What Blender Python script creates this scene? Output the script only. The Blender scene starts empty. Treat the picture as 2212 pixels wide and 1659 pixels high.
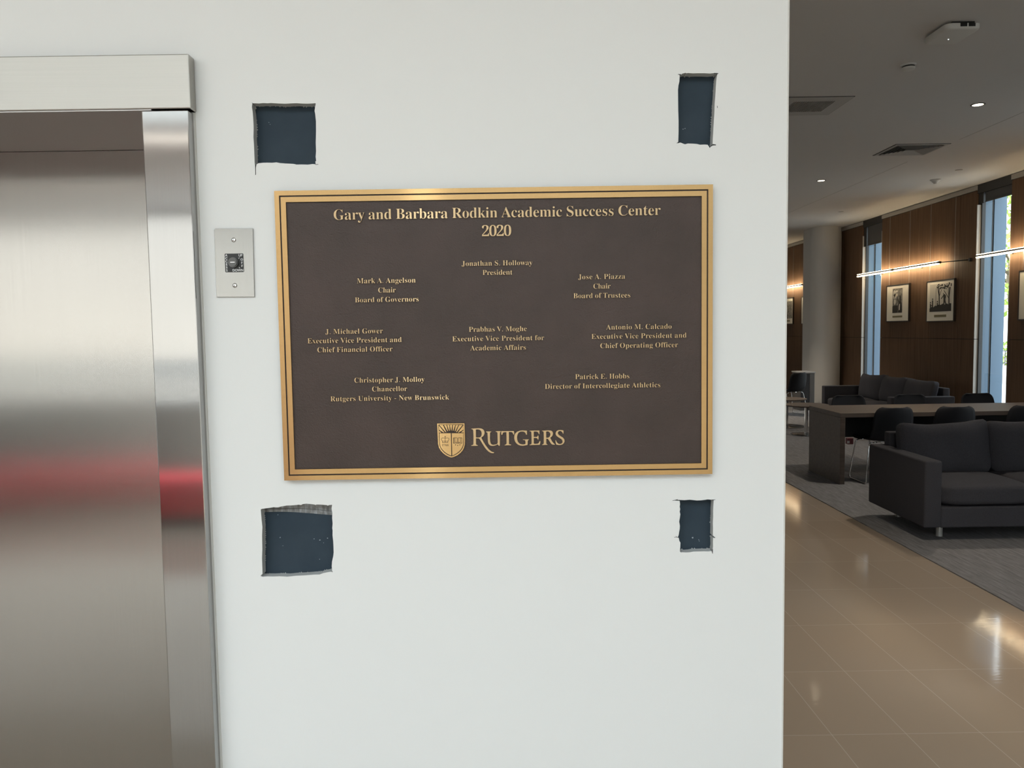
import bpy, bmesh, math, random
from mathutils import Vector, Matrix

random.seed(7)
SC = bpy.context.scene
COL = SC.collection

# ------------------------------------------------------------------ camera
EYE = 1.62
YAW, PITCH, ROLL = 0.00115, -0.06703, -0.01507
fw = Vector((math.sin(YAW) * math.cos(PITCH), math.cos(YAW) * math.cos(PITCH), math.sin(PITCH)))
rt = Vector((math.cos(YAW), -math.sin(YAW), 0))
up = rt.cross(fw)
r2 = rt * math.cos(ROLL) + up * math.sin(ROLL)
u2 = up * math.cos(ROLL) - rt * math.sin(ROLL)
cd = bpy.data.cameras.new('camera')
cd.sensor_width = 36.0
cd.lens = 1667.27 / 2212 * 36
cd.clip_start = 0.05
cd.clip_end = 300
cam = bpy.data.objects.new('camera', cd)
cam.matrix_world = Matrix(((r2.x, u2.x, -fw.x, 0), (r2.y, u2.y, -fw.y, 0), (r2.z, u2.z, -fw.z, EYE), (0, 0, 0, 1)))
COL.objects.link(cam)
SC.camera = cam

# ------------------------------------------------------------------ sky, sun, exposure
SC.view_settings.view_transform = 'Standard'
SC.view_settings.look = 'None'
SC.view_settings.exposure = 0.25
SC.view_settings.gamma = 1.0
SC.view_settings.use_curve_mapping = False
SC.cycles.max_bounces = 10
SC.cycles.diffuse_bounces = 6
SC.cycles.glossy_bounces = 5
SC.cycles.transparent_max_bounces = 12
SC.cycles.sample_clamp_indirect = 4.0
SC.cycles.caustics_reflective = False
SC.cycles.caustics_refractive = False

SKY = 5.0
world = bpy.data.worlds.new('sky')
SC.world = world
world.use_nodes = True
nt = world.node_tree
nt.nodes.clear()
wo = nt.nodes.new('ShaderNodeOutputWorld')
bg = nt.nodes.new('ShaderNodeBackground')
tc = nt.nodes.new('ShaderNodeTexCoord')
sx = nt.nodes.new('ShaderNodeSeparateXYZ')
cr = nt.nodes.new('ShaderNodeValToRGB')
cr.color_ramp.elements[0].position = 0.0
cr.color_ramp.elements[0].color = (1.0, 0.985, 0.96, 1)
cr.color_ramp.elements[1].position = 0.7
cr.color_ramp.elements[1].color = (0.765, 0.87, 1.0, 1)
nt.links.new(tc.outputs['Generated'], sx.inputs[0])
nt.links.new(sx.outputs['Z'], cr.inputs[0])
nt.links.new(cr.outputs[0], bg.inputs[0])
bg.inputs[1].default_value = SKY
nt.links.new(bg.outputs[0], wo.inputs[0])

sun = bpy.data.lights.new('sun', 'SUN')
sun.energy = 7.0
sun.angle = 0.01
sun.color = (1.0, 0.94, 0.84)
so = bpy.data.objects.new('sun', sun)
so.rotation_euler = Vector((0.45, -0.45, -0.77)).to_track_quat('-Z', 'Y').to_euler()
so.location = (-20, 30, 40)
COL.objects.link(so)


def portal(name, cx, cy, cz, w, h, direction):
    l = bpy.data.lights.new(name, 'AREA')
    l.shape = 'RECTANGLE'
    l.size, l.size_y = w, h
    l.cycles.is_portal = True
    o = bpy.data.objects.new(name, l)
    o.location = (cx, cy, cz)
    o.rotation_euler = Vector(direction).to_track_quat('-Z', 'Z').to_euler()
    COL.objects.link(o)


CEIL = 3.65          # ceiling height
XW = 6.80            # wood-panelled wall
YW = 1.631           # plaque wall
XE = 0.583           # free end of the plaque wall
YB = -5.2            # foyer back wall
YF = 22.0            # lounge end wall
portal('daylight_foyer_glazing', -5.7, YB + 0.02, 1.92, 6.6, 2.16, (0, 1, 0))  # foyer, roof and side portals guide sky light through invented openings
portal('daylight_foyer_slot', -0.93, YB + 0.02, 1.9, 0.36, 3.3, (0, 1, 0))
portal('daylight_foyer_side', 4.5, YB + 0.02, 1.92, 4.2, 2.16, (0, 1, 0))
portal('daylight_skylight', -1.75, -2.7, CEIL + 0.3, 8.5, 3.0, (0, 0, -1))
portal('daylight_lounge_glazing', -2.48, 16.0, 1.9, 5.0, 3.0, (1, 0, 0))
WIN_Y = [3.28, 6.92, 10.56, 14.20]
WIN_W = 0.776
for i, wy in enumerate(WIN_Y):
    portal('daylight_slit_window', XW - 0.01, wy + WIN_W / 2, 1.75, WIN_W, 3.4, (-1, 0, 0))


# ------------------------------------------------------------------ materials
def mat(name, color, rough=0.6, metal=0.0, aniso=0.0, tangent=None, spec=0.5, emit=None, estr=0.0, coat=0.0):
    m = bpy.data.materials.new(name)
    m.use_nodes = True
    b = m.node_tree.nodes['Principled BSDF']
    b.inputs['Base Color'].default_value = (*color, 1)
    b.inputs['Roughness'].default_value = rough
    b.inputs['Metallic'].default_value = metal
    b.inputs['Specular IOR Level'].default_value = spec
    b.inputs['Coat Weight'].default_value = coat
    if aniso:
        b.inputs['Anisotropic'].default_value = aniso
        c = m.node_tree.nodes.new('ShaderNodeCombineXYZ')
        for i in range(3):
            c.inputs[i].default_value = tangent[i]
        m.node_tree.links.new(c.outputs[0], b.inputs['Tangent'])
    if emit:
        b.inputs['Emission Color'].default_value = (*emit, 1)
        b.inputs['Emission Strength'].default_value = estr
    return m


def nodes_of(m):
    return m.node_tree.nodes, m.node_tree.links, m.node_tree.nodes['Principled BSDF']


def coords(m, scale, kind='Object'):
    n, l, b = nodes_of(m)
    t = n.new('ShaderNodeTexCoord')
    mp = n.new('ShaderNodeMapping')
    mp.inputs['Scale'].default_value = scale
    l.new(t.outputs[kind], mp.inputs[0])
    return mp.outputs[0]


def noise(m, vec, scale=1.0, detail=4.0, rough=0.55):
    n, l, b = nodes_of(m)
    t = n.new('ShaderNodeTexNoise')
    t.inputs['Scale'].default_value = scale
    t.inputs['Detail'].default_value = detail
    t.inputs['Roughness'].default_value = rough
    l.new(vec, t.inputs['Vector'])
    return t.outputs[0]


def ramp(m, fac, stops):
    n, l, b = nodes_of(m)
    r = n.new('ShaderNodeValToRGB')
    e = r.color_ramp.elements
    e[0].position, e[0].color = stops[0][0], (*stops[0][1], 1)
    e[1].position, e[1].color = stops[-1][0], (*stops[-1][1], 1)
    for p, c in stops[1:-1]:
        x = e.new(p)
        x.color = (*c, 1)
    l.new(fac, r.inputs[0])
    return r.outputs[0]


def bump(m, height, strength=0.2, dist=0.002):
    n, l, b = nodes_of(m)
    t = n.new('ShaderNodeBump')
    t.inputs['Strength'].default_value = strength
    t.inputs['Distance'].default_value = dist
    l.new(height, t.inputs['Height'])
    l.new(t.outputs[0], b.inputs['Normal'])


def to_base(m, out):
    n, l, b = nodes_of(m)
    l.new(out, b.inputs['Base Color'])


M = {}
M['white_paint'] = mat('white_paint', (0.80, 0.80, 0.785), 0.65)
bump(M['white_paint'], noise(M['white_paint'], coords(M['white_paint'], (1, 1, 1)), 260, 2), 0.06, 0.001)
M['ceiling_paint'] = mat('ceiling_paint', (0.67, 0.66, 0.65), 0.9, spec=0.2)
M['gypsum'] = mat('gypsum', (0.55, 0.56, 0.55), 0.9)
bump(M['gypsum'], noise(M['gypsum'], coords(M['gypsum'], (1, 1, 1)), 300, 3), 0.5, 0.002)
M['torn_paper'] = mat('torn_paper', (0.62, 0.63, 0.62), 0.9)
M['pencil'] = mat('pencil', (0.05, 0.05, 0.05), 0.9)
M['board'] = mat('navy_board', (0.02, 0.03, 0.04), 0.75)
to_base(M['board'], ramp(M['board'], noise(M['board'], coords(M['board'], (1, 1, 1)), 9, 5), [(0.35, (0.012, 0.027, 0.043)), (0.65, (0.022, 0.039, 0.056))]))
M['white_chip'] = mat('white_chip', (0.35, 0.38, 0.4), 0.8)
M['tape'] = mat('grey_tape', (0.2, 0.2, 0.2), 0.5)
to_base(M['tape'], ramp(M['tape'], noise(M['tape'], coords(M['tape'], (120, 1, 40)), 1.0, 4), [(0.35, (0.10, 0.10, 0.10)), (0.5, (0.2, 0.2, 0.195)), (0.68, (0.33, 0.35, 0.37))]))


def brushed(name, color, rough, aniso, tangent, grain_scale, wav=0.0):
    m = mat(name, color, rough, 1.0, aniso, tangent)
    v = coords(m, grain_scale)
    g = noise(m, v, 1.0, 3, 0.6)
    n, l, b = nodes_of(m)
    mr = n.new('ShaderNodeMapRange')
    mr.inputs['To Min'].default_value = rough * 0.95
    mr.inputs['To Max'].default_value = rough * 1.05
    l.new(g, mr.inputs['Value'])
    l.new(mr.outputs[0], b.inputs['Roughness'])
    lo = tuple(c * 0.98 for c in color)
    hi = tuple(min(1, c * 1.02) for c in color)
    to_base(m, ramp(m, g, [(0.3, lo), (0.7, hi)]))
    if wav:
        bump(m, noise(m, coords(m, (2.2, 2.2, 3.5)), 1.0, 1), wav, 0.02)
    return m


M['steel_door'] = brushed('steel_vertical_grain', (0.46, 0.445, 0.425), 0.205, 1.0, (1, 0, 0), (420, 420, 3), 0.03)
M['steel_jamb'] = brushed('steel_jamb_grain', (0.425, 0.42, 0.415), 0.125, 1.0, (1, 0, 0), (420, 420, 3), 0.02)
M['steel_header'] = brushed('steel_horizontal_grain', (0.44, 0.42, 0.385), 0.30, 0.95, (0, 0, 1), (3, 420, 420))
M['steel_plate'] = brushed('steel_plate_grain', (0.37, 0.365, 0.35), 0.24, 0.9, (1, 0, 0), (300, 300, 8))
M['brass'] = brushed('brushed_brass', (0.45, 0.282, 0.125), 0.205, 0.98, (0, 0, 1), (6, 300, 400))
M['brass_letter'] = mat('brass_letter', (0.46, 0.325, 0.185), 0.23, 1.0, 0.95, (0, 0, 1))
M['bronze_dark'] = mat('dark_bronze', (0.075, 0.058, 0.048), 0.42, 0.0, spec=0.28)
_v = coords(M['bronze_dark'], (1, 1, 1))
_n, _l, _b = nodes_of(M['bronze_dark'])
_w = _n.new('ShaderNodeTexNoise')
_w.inputs['Scale'].default_value = 130
_w.inputs['Detail'].default_value = 6
_w.inputs['Distortion'].default_value = 1.2
_l.new(_v, _w.inputs['Vector'])
_v2 = _n.new('ShaderNodeTexVoronoi')
_v2.feature = 'DISTANCE_TO_EDGE'
_v2.inputs['Scale'].default_value = 250
_l.new(_v, _v2.inputs['Vector'])
_ad = _n.new('ShaderNodeMath')
_ad.operation = 'MULTIPLY_ADD'
_ad.inputs[1].default_value = 0.45
_l.new(_v2.outputs['Distance'], _ad.inputs[0])
_l.new(_w.outputs[0], _ad.inputs[2])
bump(M['bronze_dark'], _ad.outputs[0], 0.55, 0.002)
to_base(M['bronze_dark'], ramp(M['bronze_dark'], noise(M['bronze_dark'], coords(M['bronze_dark'], (1, 1, 1)), 7, 4), [(0.3, (0.055, 0.038, 0.031)), (0.7, (0.073, 0.049, 0.041))]))
M['groove'] = mat('groove', (0.030, 0.014, 0.008), 0.6)
M['black_label'] = mat('black_label', (0.018, 0.018, 0.018), 0.45)
M['white_ink'] = mat('white_ink', (0.75, 0.75, 0.75), 0.6)
M['chrome'] = mat('chrome', (0.75, 0.75, 0.75), 0.12, 1.0)
M['dark_chrome'] = mat('dark_chrome', (0.10, 0.10, 0.10), 0.25, 0.8)

# wood panelling, vertical grain
M['wood'] = mat('walnut_panelling', (0.09, 0.05, 0.03), 0.6, spec=0.15)
to_base(M['wood'], ramp(M['wood'], noise(M['wood'], coords(M['wood'], (40, 40, 1.2)), 1.0, 5), [(0.3, (0.088, 0.051, 0.031)), (0.7, (0.152, 0.091, 0.054))]))
M['wood_edge'] = mat('panel_gap', (0.02, 0.012, 0.008), 0.8)
M['table_wood'] = mat('table_laminate', (0.13, 0.09, 0.07), 0.5, spec=0.35)
to_base(M['table_wood'], ramp(M['table_wood'], noise(M['table_wood'], coords(M['table_wood'], (2, 45, 45)), 1.0, 4), [(0.3, (0.064, 0.048, 0.040)), (0.7, (0.097, 0.074, 0.062))]))
M['trim_white'] = mat('trim_white', (0.70, 0.68, 0.64), 0.6)
M['rail'] = mat('picture_rail', (0.36, 0.34, 0.31), 0.6)
M['jamb_grey'] = mat('jamb_grey', (0.42, 0.40, 0.37), 0.6)
M['black_metal'] = mat('black_metal', (0.012, 0.012, 0.013), 0.45)
M['fin'] = mat('blue_grey_panel', (0.085, 0.145, 0.215), 0.5)
M['shade'] = mat('roller_shade', (0.06, 0.06, 0.065), 0.85)
M['fabric'] = mat('charcoal_fabric', (0.05, 0.048, 0.05), 0.95, spec=0.15)
_fv = noise(M['fabric'], coords(M['fabric'], (1, 1, 1)), 320, 3)
to_base(M['fabric'], ramp(M['fabric'], _fv, [(0.3, (0.034, 0.034, 0.040)), (0.7, (0.064, 0.063, 0.072))]))
bump(M['fabric'], _fv, 0.35, 0.002)
M['shell'] = mat('black_shell', (0.012, 0.013, 0.017), 0.7, spec=0.25)
M['leg_silver'] = mat('silver_leg', (0.55, 0.55, 0.54), 0.4, 0.6)
M['pillar_paint'] = mat('pillar_paint', (0.52, 0.50, 0.47), 0.7)
M['mat_board'] = mat('mat_board', (0.80, 0.76, 0.66), 0.8)
M['photo_light'] = mat('photo_light', (0.62, 0.59, 0.52), 0.7)
M['photo_mid'] = mat('photo_mid', (0.20, 0.19, 0.17), 0.7)
to_base(M['photo_mid'], ramp(M['photo_mid'], noise(M['photo_mid'], coords(M['photo_mid'], (1, 1, 1)), 22, 4), [(0.35, (0.10, 0.095, 0.085)), (0.68, (0.34, 0.32, 0.28))]))
M['photo_dark'] = mat('photo_dark', (0.03, 0.028, 0.025), 0.7)
M['caption'] = mat('caption_label', (0.20, 0.17, 0.09), 0.6)
M['frame_black'] = mat('frame_black', (0.02, 0.014, 0.011), 0.4)
M['lamp_glow'] = mat('lamp_glow', (0.9, 0.9, 0.9), 0.5, emit=(1.0, 0.78, 0.48), estr=11.0)
M['wash_glow'] = mat('wash_glow', (0.9, 0.9, 0.9), 0.5, emit=(1.0, 0.78, 0.48), estr=105.0)  # for the added strip behind the light bars
M['lamp_soft'] = mat('lamp_soft', (0.9, 0.9, 0.9), 0.5, emit=(1.0, 0.78, 0.48), estr=7.0)
M['downlight_glow'] = mat('downlight_glow', (0.9, 0.9, 0.9), 0.5, emit=(1.0, 0.84, 0.6), estr=6.0)
M['foyer_glow'] = mat('foyer_glow', (0.9, 0.9, 0.9), 0.5, emit=(1.0, 0.93, 0.82), estr=7.0)
M['white_plastic'] = mat('white_plastic', (0.66, 0.66, 0.64), 0.5)
M['led'] = mat('led', (0.9, 0.9, 0.9), 0.4, emit=(0.9, 1.0, 1.0), estr=1.5)
M['vent_white'] = mat('vent_white', (0.50, 0.49, 0.475), 0.6)
M['joint'] = mat('ceiling_joint', (0.42, 0.41, 0.39), 0.9)
M['vent_dark'] = mat('vent_dark', (0.015, 0.015, 0.015), 0.8)
M['cabinet'] = mat('cabinet_grey', (0.10, 0.097, 0.095), 0.5)
M['cabinet_dark'] = mat('cabinet_dark', (0.02, 0.02, 0.022), 0.6)
M['red_fabric'] = mat('red_fabric', (0.52, 0.026, 0.04), 0.85)
M['box_red'] = mat('box_red', (0.11, 0.02, 0.03), 0.6)
M['box_white'] = mat('box_white', (0.5, 0.5, 0.5), 0.6)
M['sill_dark'] = mat('sill_panel', (0.16, 0.145, 0.13), 0.6)
M['mullion'] = mat('mullion', (0.30, 0.30, 0.30), 0.5, 0.3)
M['facade'] = mat('facade', (0.45, 0.44, 0.42), 0.8)
M['paving'] = mat('paving', (0.52, 0.50, 0.47), 0.9)
M['street'] = mat('street', (0.40, 0.40, 0.39), 0.9)
M['leaf'] = mat('leaf', (0.16, 0.26, 0.045), 0.6, spec=0.3)
_ln, _ll, _lb = nodes_of(M['leaf'])
_lb.inputs['Subsurface Weight'].default_value = 0.0
to_base(M['leaf'], ramp(M['leaf'], noise(M['leaf'], coords(M['leaf'], (1, 1, 1)), 1.6, 3), [(0.3, (0.14, 0.26, 0.03)), (0.7, (0.38, 0.50, 0.08))]))
M['bark'] = mat('bark', (0.12, 0.09, 0.06), 0.9)
M['fence_metal'] = mat('fence_metal', (0.05, 0.05, 0.05), 0.6)
M['low_wall'] = mat('low_wall', (0.55, 0.53, 0.5), 0.9)

# window glass: mostly see-through with a fresnel reflection
def glass(name, tint):
    m = bpy.data.materials.new(name)
    m.use_nodes = True
    n, l = m.node_tree.nodes, m.node_tree.links
    n.clear()
    out = n.new('ShaderNodeOutputMaterial')
    mix = n.new('ShaderNodeMixShader')
    lw = n.new('ShaderNodeLayerWeight')
    pw = n.new('ShaderNodeMath')
    pw.operation = 'POWER'
    pw.inputs[1].default_value = 5.0
    ma = n.new('ShaderNodeMath')
    ma.operation = 'MULTIPLY_ADD'
    ma.inputs[1].default_value = 0.92
    ma.inputs[2].default_value = 0.04
    tr = n.new('ShaderNodeBsdfTransparent')
    tr.inputs[0].default_value = (*tint, 1)
    gl = n.new('ShaderNodeBsdfGlossy')
    gl.inputs['Roughness'].default_value = 0.0
    l.new(lw.outputs['Facing'], pw.inputs[0])
    l.new(pw.outputs[0], ma.inputs[0])
    l.new(ma.outputs[0], mix.inputs[0])
    l.new(tr.outputs[0], mix.inputs[1])
    l.new(gl.outputs[0], mix.inputs[2])
    l.new(mix.outputs[0], out.inputs[0])
    return m


M['glass'] = glass('clear_glass', (0.93, 0.97, 0.97))
M['tinted_glass'] = glass('tinted_glass', (0.62, 0.62, 0.60))   # passed twice: front and back of the pane

# polished floor tile 0.2955 x 0.57 m with thin pale joints
M['tile'] = mat('polished_tile', (0.30, 0.245, 0.19), 0.16, spec=0.5)
_n, _l, _b = nodes_of(M['tile'])
_tc = _n.new('ShaderNodeTexCoord')
_br = _n.new('ShaderNodeTexBrick')
_br.offset = 0.0
_br.inputs['Scale'].default_value = 1.0
_br.inputs['Brick Width'].default_value = 0.2955
_br.inputs['Row Height'].default_value = 0.5690
_br.inputs['Mortar Size'].default_value = 0.0014
_br.inputs['Mortar Smooth'].default_value = 0.3
_br.inputs['Color1'].default_value = (0.340, 0.274, 0.212, 1)
_br.inputs['Color2'].default_value = (0.360, 0.290, 0.225, 1)
_br.inputs['Mortar'].default_value = (0.50, 0.44, 0.37, 1)
_mp = _n.new('ShaderNodeMapping')
_mp.inputs['Location'].default_value = (-(1.257 - 0.2955 * 30), -(2.9726 - 0.569 * 20), 0)
_l.new(_tc.outputs['Object'], _mp.inputs[0])
_l.new(_mp.outputs[0], _br.inputs['Vector'])
_l.new(_br.outputs['Color'], _b.inputs['Base Color'])
_mr = _n.new('ShaderNodeMapRange')
_mr.inputs['To Min'].default_value = 0.055
_mr.inputs['To Max'].default_value = 0.10
_ns = noise(M['tile'], coords(M['tile'], (9, 2.5, 1)), 2.0, 3)
_l.new(_ns, _mr.inputs['Value'])
_l.new(_mr.outputs[0], _b.inputs['Roughness'])
bump(M['tile'], noise(M['tile'], coords(M['tile'], (9, 60, 3)), 1.0, 2), 0.05, 0.003)

M['carpet'] = mat('loop_carpet', (0.2, 0.19, 0.19), 0.98, spec=0.1)
_cv = noise(M['carpet'], coords(M['carpet'], (55, 5, 1)), 1.0, 5, 0.7)
to_base(M['carpet'], ramp(M['carpet'], _cv, [(0.32, (0.135, 0.131, 0.133)), (0.68, (0.245, 0.240, 0.245))]))
bump(M['carpet'], noise(M['carpet'], coords(M['carpet'], (1, 1, 1)), 180, 3), 0.5, 0.004)


# ------------------------------------------------------------------ builders
def root_of(o):
    while o.parent:
        o = o.parent
    return o


def obj(name, bm, m, parent=None, smooth=False, local=False):
    me = bpy.data.meshes.new(name)
    if isinstance(bm, bpy.types.Mesh):
        me = bm
        me.name = name
    else:
        bmesh.ops.recalc_face_normals(bm, faces=bm.faces[:])
        bm.to_mesh(me)
        bm.free()
    me.materials.clear()
    me.materials.append(m)
    for p in me.polygons:
        p.use_smooth = smooth
    o = bpy.data.objects.new(name, me)
    COL.objects.link(o)
    if parent:
        o.parent = parent
        if not local:
            me.transform(Matrix.Translation(-root_of(parent).location))
    return o


def auto_smooth(o, angle=35):
    me = o.data
    for p in me.polygons:
        p.use_smooth = True
    me.set_sharp_from_angle(angle=math.radians(angle))
    return o


def tag(o, label, cat, group=None, kind=None):
    o['label'] = label
    o['category'] = cat
    if group:
        o['group'] = group
    if kind:
        o['kind'] = kind
    return o


def thing(name, label, cat, loc=(0, 0, 0), group=None, kind=None):
    o = bpy.data.objects.new(name, None)
    o.empty_display_size = 0.1
    o.location = loc
    COL.objects.link(o)
    return tag(o, label, cat, group, kind)


def dup(root, loc, rz, label, group=None):
    r = root.copy()
    COL.objects.link(r)
    r.location = loc
    r.rotation_euler = (0, 0, rz)
    r['label'] = label
    if group:
        r['group'] = group
    for ch in list(root.children):
        c = ch.copy()
        COL.objects.link(c)
        c.parent = r
        for g in list(ch.children):
            d = g.copy()
            COL.objects.link(d)
            d.parent = c
    return r


def box(bm, lo, hi, bev=0.0, seg=2):
    v = [bm.verts.new((x, y, z)) for x in (lo[0], hi[0]) for y in (lo[1], hi[1]) for z in (lo[2], hi[2])]
    fs = [(0, 1, 3, 2), (4, 6, 7, 5), (0, 4, 5, 1), (2, 3, 7, 6), (0, 2, 6, 4), (1, 5, 7, 3)]
    faces = [bm.faces.new([v[i] for i in f]) for f in fs]
    if bev > 0:
        edges = list({e for f in faces for e in f.edges})
        bmesh.ops.bevel(bm, geom=edges, offset=bev, segments=seg, affect='EDGES', profile=0.5)
    return bm


def nb():
    return bmesh.new()


def bx(lo, hi, bev=0.0, seg=2):
    return box(nb(), lo, hi, bev, seg)


def cyl(bm, c, r, h, axis='z', seg=24, r2=None):
    r2 = r if r2 is None else r2
    mtx = Matrix.Translation(c)
    if axis == 'x':
        mtx = mtx @ Matrix.Rotation(math.pi / 2, 4, 'Y')
    elif axis == 'y':
        mtx = mtx @ Matrix.Rotation(-math.pi / 2, 4, 'X')
    bmesh.ops.create_cone(bm, cap_ends=True, segments=seg, radius1=r, radius2=r2, depth=h, matrix=mtx)
    return bm


def lathe(bm, c, prof, seg=32):
    rings = []
    for r, z in prof:
        if r < 1e-6:
            rings.append([bm.verts.new((c[0], c[1], c[2] + z))])
        else:
            rings.append([bm.verts.new((c[0] + r * math.cos(2 * math.pi * i / seg), c[1] + r * math.sin(2 * math.pi * i / seg), c[2] + z)) for i in range(seg)])
    for a, b in zip(rings, rings[1:]):
        for i in range(seg):
            j = (i + 1) % seg
            if len(a) == 1:
                bm.faces.new((a[0], b[i], b[j]))
            elif len(b) == 1:
                bm.faces.new((a[i], a[j], b[0]))
            else:
                bm.faces.new((a[i], a[j], b[j], b[i]))
    return bm


def tube(bm, pts, r, seg=8):
    pts = [Vector(p) for p in pts]
    rings = []
    prev = None
    for i, p in enumerate(pts):
        d = (pts[min(i + 1, len(pts) - 1)] - pts[max(i - 1, 0)]).normalized()
        if prev is None:
            a = d.cross(Vector((0, 0, 1)))
            if a.length < 1e-3:
                a = d.cross(Vector((1, 0, 0)))
        else:
            a = prev - d * prev.dot(d)
        a.normalize()
        prev = a
        b = d.cross(a)
        rings.append([bm.verts.new(p + (a * math.cos(2 * math.pi * k / seg) + b * math.sin(2 * math.pi * k / seg)) * r) for k in range(seg)])
    for u, v in zip(rings, rings[1:]):
        for k in range(seg):
            bm.faces.new((u[k], u[(k + 1) % seg], v[(k + 1) % seg], v[k]))
    bm.faces.new(rings[0][::-1])
    bm.faces.new(rings[-1])
    return bm


def fillet(pts, r, n=5):
    pts = [Vector(p) for p in pts]
    out = [pts[0]]
    for a, b, c in zip(pts, pts[1:], pts[2:]):
        u, w = (a - b), (c - b)
        rr = min(r, u.length * 0.45, w.length * 0.45)
        p0, p1 = b + u.normalized() * rr, b + w.normalized() * rr
        for i in range(n + 1):
            t = i / n
            out.append(p0 * (1 - t) ** 2 + b * 2 * t * (1 - t) + p1 * t ** 2)
    out.append(pts[-1])
    return out


def prism_y(bm, poly, y0, y1):
    """closed polygon of (x, z) pulled from y0 (front) to y1"""
    a = [bm.verts.new((x, y0, z)) for x, z in poly]
    b = [bm.verts.new((x, y1, z)) for x, z in poly]
    n = len(poly)
    bm.faces.new(a)
    bm.faces.new(b[::-1])
    for i in range(n):
        j = (i + 1) % n
        bm.faces.new((a[i], a[j], b[j], b[i]))
    return bm


def prism_x(bm, poly, x0, x1):
    """closed polygon of (y, z) pulled from x0 to x1"""
    a = [bm.verts.new((x0, y, z)) for y, z in poly]
    b = [bm.verts.new((x1, y, z)) for y, z in poly]
    n = len(poly)
    bm.faces.new(a)
    bm.faces.new(b[::-1])
    for i in range(n):
        j = (i + 1) % n
        bm.faces.new((a[i], a[j], b[j], b[i]))
    return bm


def ribbon_y(bm, pts, w, y0, y1):
    """thin strokes on the (x, z) plane"""
    for (xa, za), (xb, zb) in zip(pts, pts[1:]):
        d = Vector((xb - xa, zb - za))
        if d.length < 1e-7:
            continue
        d.normalize()
        n = Vector((-d.y, d.x)) * w / 2
        e = d * w * 0.3
        prism_y(bm, [(xa + n.x - e.x, za + n.y - e.y), (xb + n.x + e.x, zb + n.y + e.y), (xb - n.x + e.x, zb - n.y + e.y), (xa - n.x - e.x, za - n.y - e.y)], y0, y1)
    return bm


TO_WALL = Matrix.Rotation(math.pi / 2, 4, 'X')   # curve plane XY -> wall plane XZ, front towards -y


def curve_mesh(splines, extrude, bevel=0.0, offset=0.0, res=4):
    """2D outline(s) -> solid mesh in the XY plane. splines: ('P', [(x, y)..]) or ('B', [6 numbers per point])"""
    cu = bpy.data.curves.new('outline', 'CURVE')
    cu.dimensions = '2D'
    cu.fill_mode = 'BOTH'
    K = 1000.0          # outlines are filled in millimetres, then scaled back
    cu.extrude = extrude * K
    cu.bevel_depth = bevel * K
    cu.bevel_resolution = 1
    cu.offset = offset * K
    cu.resolution_u = res
    for kind, data in splines:
        if kind == 'P':
            s = cu.splines.new('POLY')
            s.points.add(len(data) - 1)
            for p, (x, y) in zip(s.points, data):
                p.co = (x * K, y * K, 0, 1)
        else:
            n = len(data) // 6
            s = cu.splines.new('BEZIER')
            s.bezier_points.add(n - 1)
            for i, p in enumerate(s.bezier_points):
                d = [v * K for v in data[i * 6:i * 6 + 6]]
                p.handle_left_type = p.handle_right_type = 'FREE'
                p.handle_left = (d[0], d[1], 0)
                p.co = (d[2], d[3], 0)
                p.handle_right = (d[4], d[5], 0)
        s.use_cyclic_u = True
    o = bpy.data.objects.new('outline', cu)
    COL.objects.link(o)
    dg = bpy.context.evaluated_depsgraph_get()
    dg.update()
    me = bpy.data.meshes.new_from_object(o.evaluated_get(dg))
    me.transform(Matrix.Scale(1 / K, 4))
    bpy.data.objects.remove(o)
    bpy.data.curves.remove(cu)
    return me


def sans_mesh(text, height, extrude, offset=0.0):
    """plain sans letters from the built-in font, cap height given, centred on x, baseline at 0"""
    cu = bpy.data.curves.new('sans', 'FONT')
    cu.body = text
    cu.size = height / 0.72
    cu.align_x = 'CENTER'
    cu.extrude = extrude
    cu.offset = offset
    o = bpy.data.objects.new('sans', cu)
    COL.objects.link(o)
    dg = bpy.context.evaluated_depsgraph_get()
    dg.update()
    me = bpy.data.meshes.new_from_object(o.evaluated_get(dg))
    bpy.data.objects.remove(o)
    bpy.data.curves.remove(cu)
    return me


def merge_meshes(list_of_mesh_and_matrix):
    bm = nb()
    for me, mx in list_of_mesh_and_matrix:
        t = me.copy()
        t.transform(mx)
        bm.from_mesh(t)
        bpy.data.meshes.remove(t)
    return bm

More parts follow.
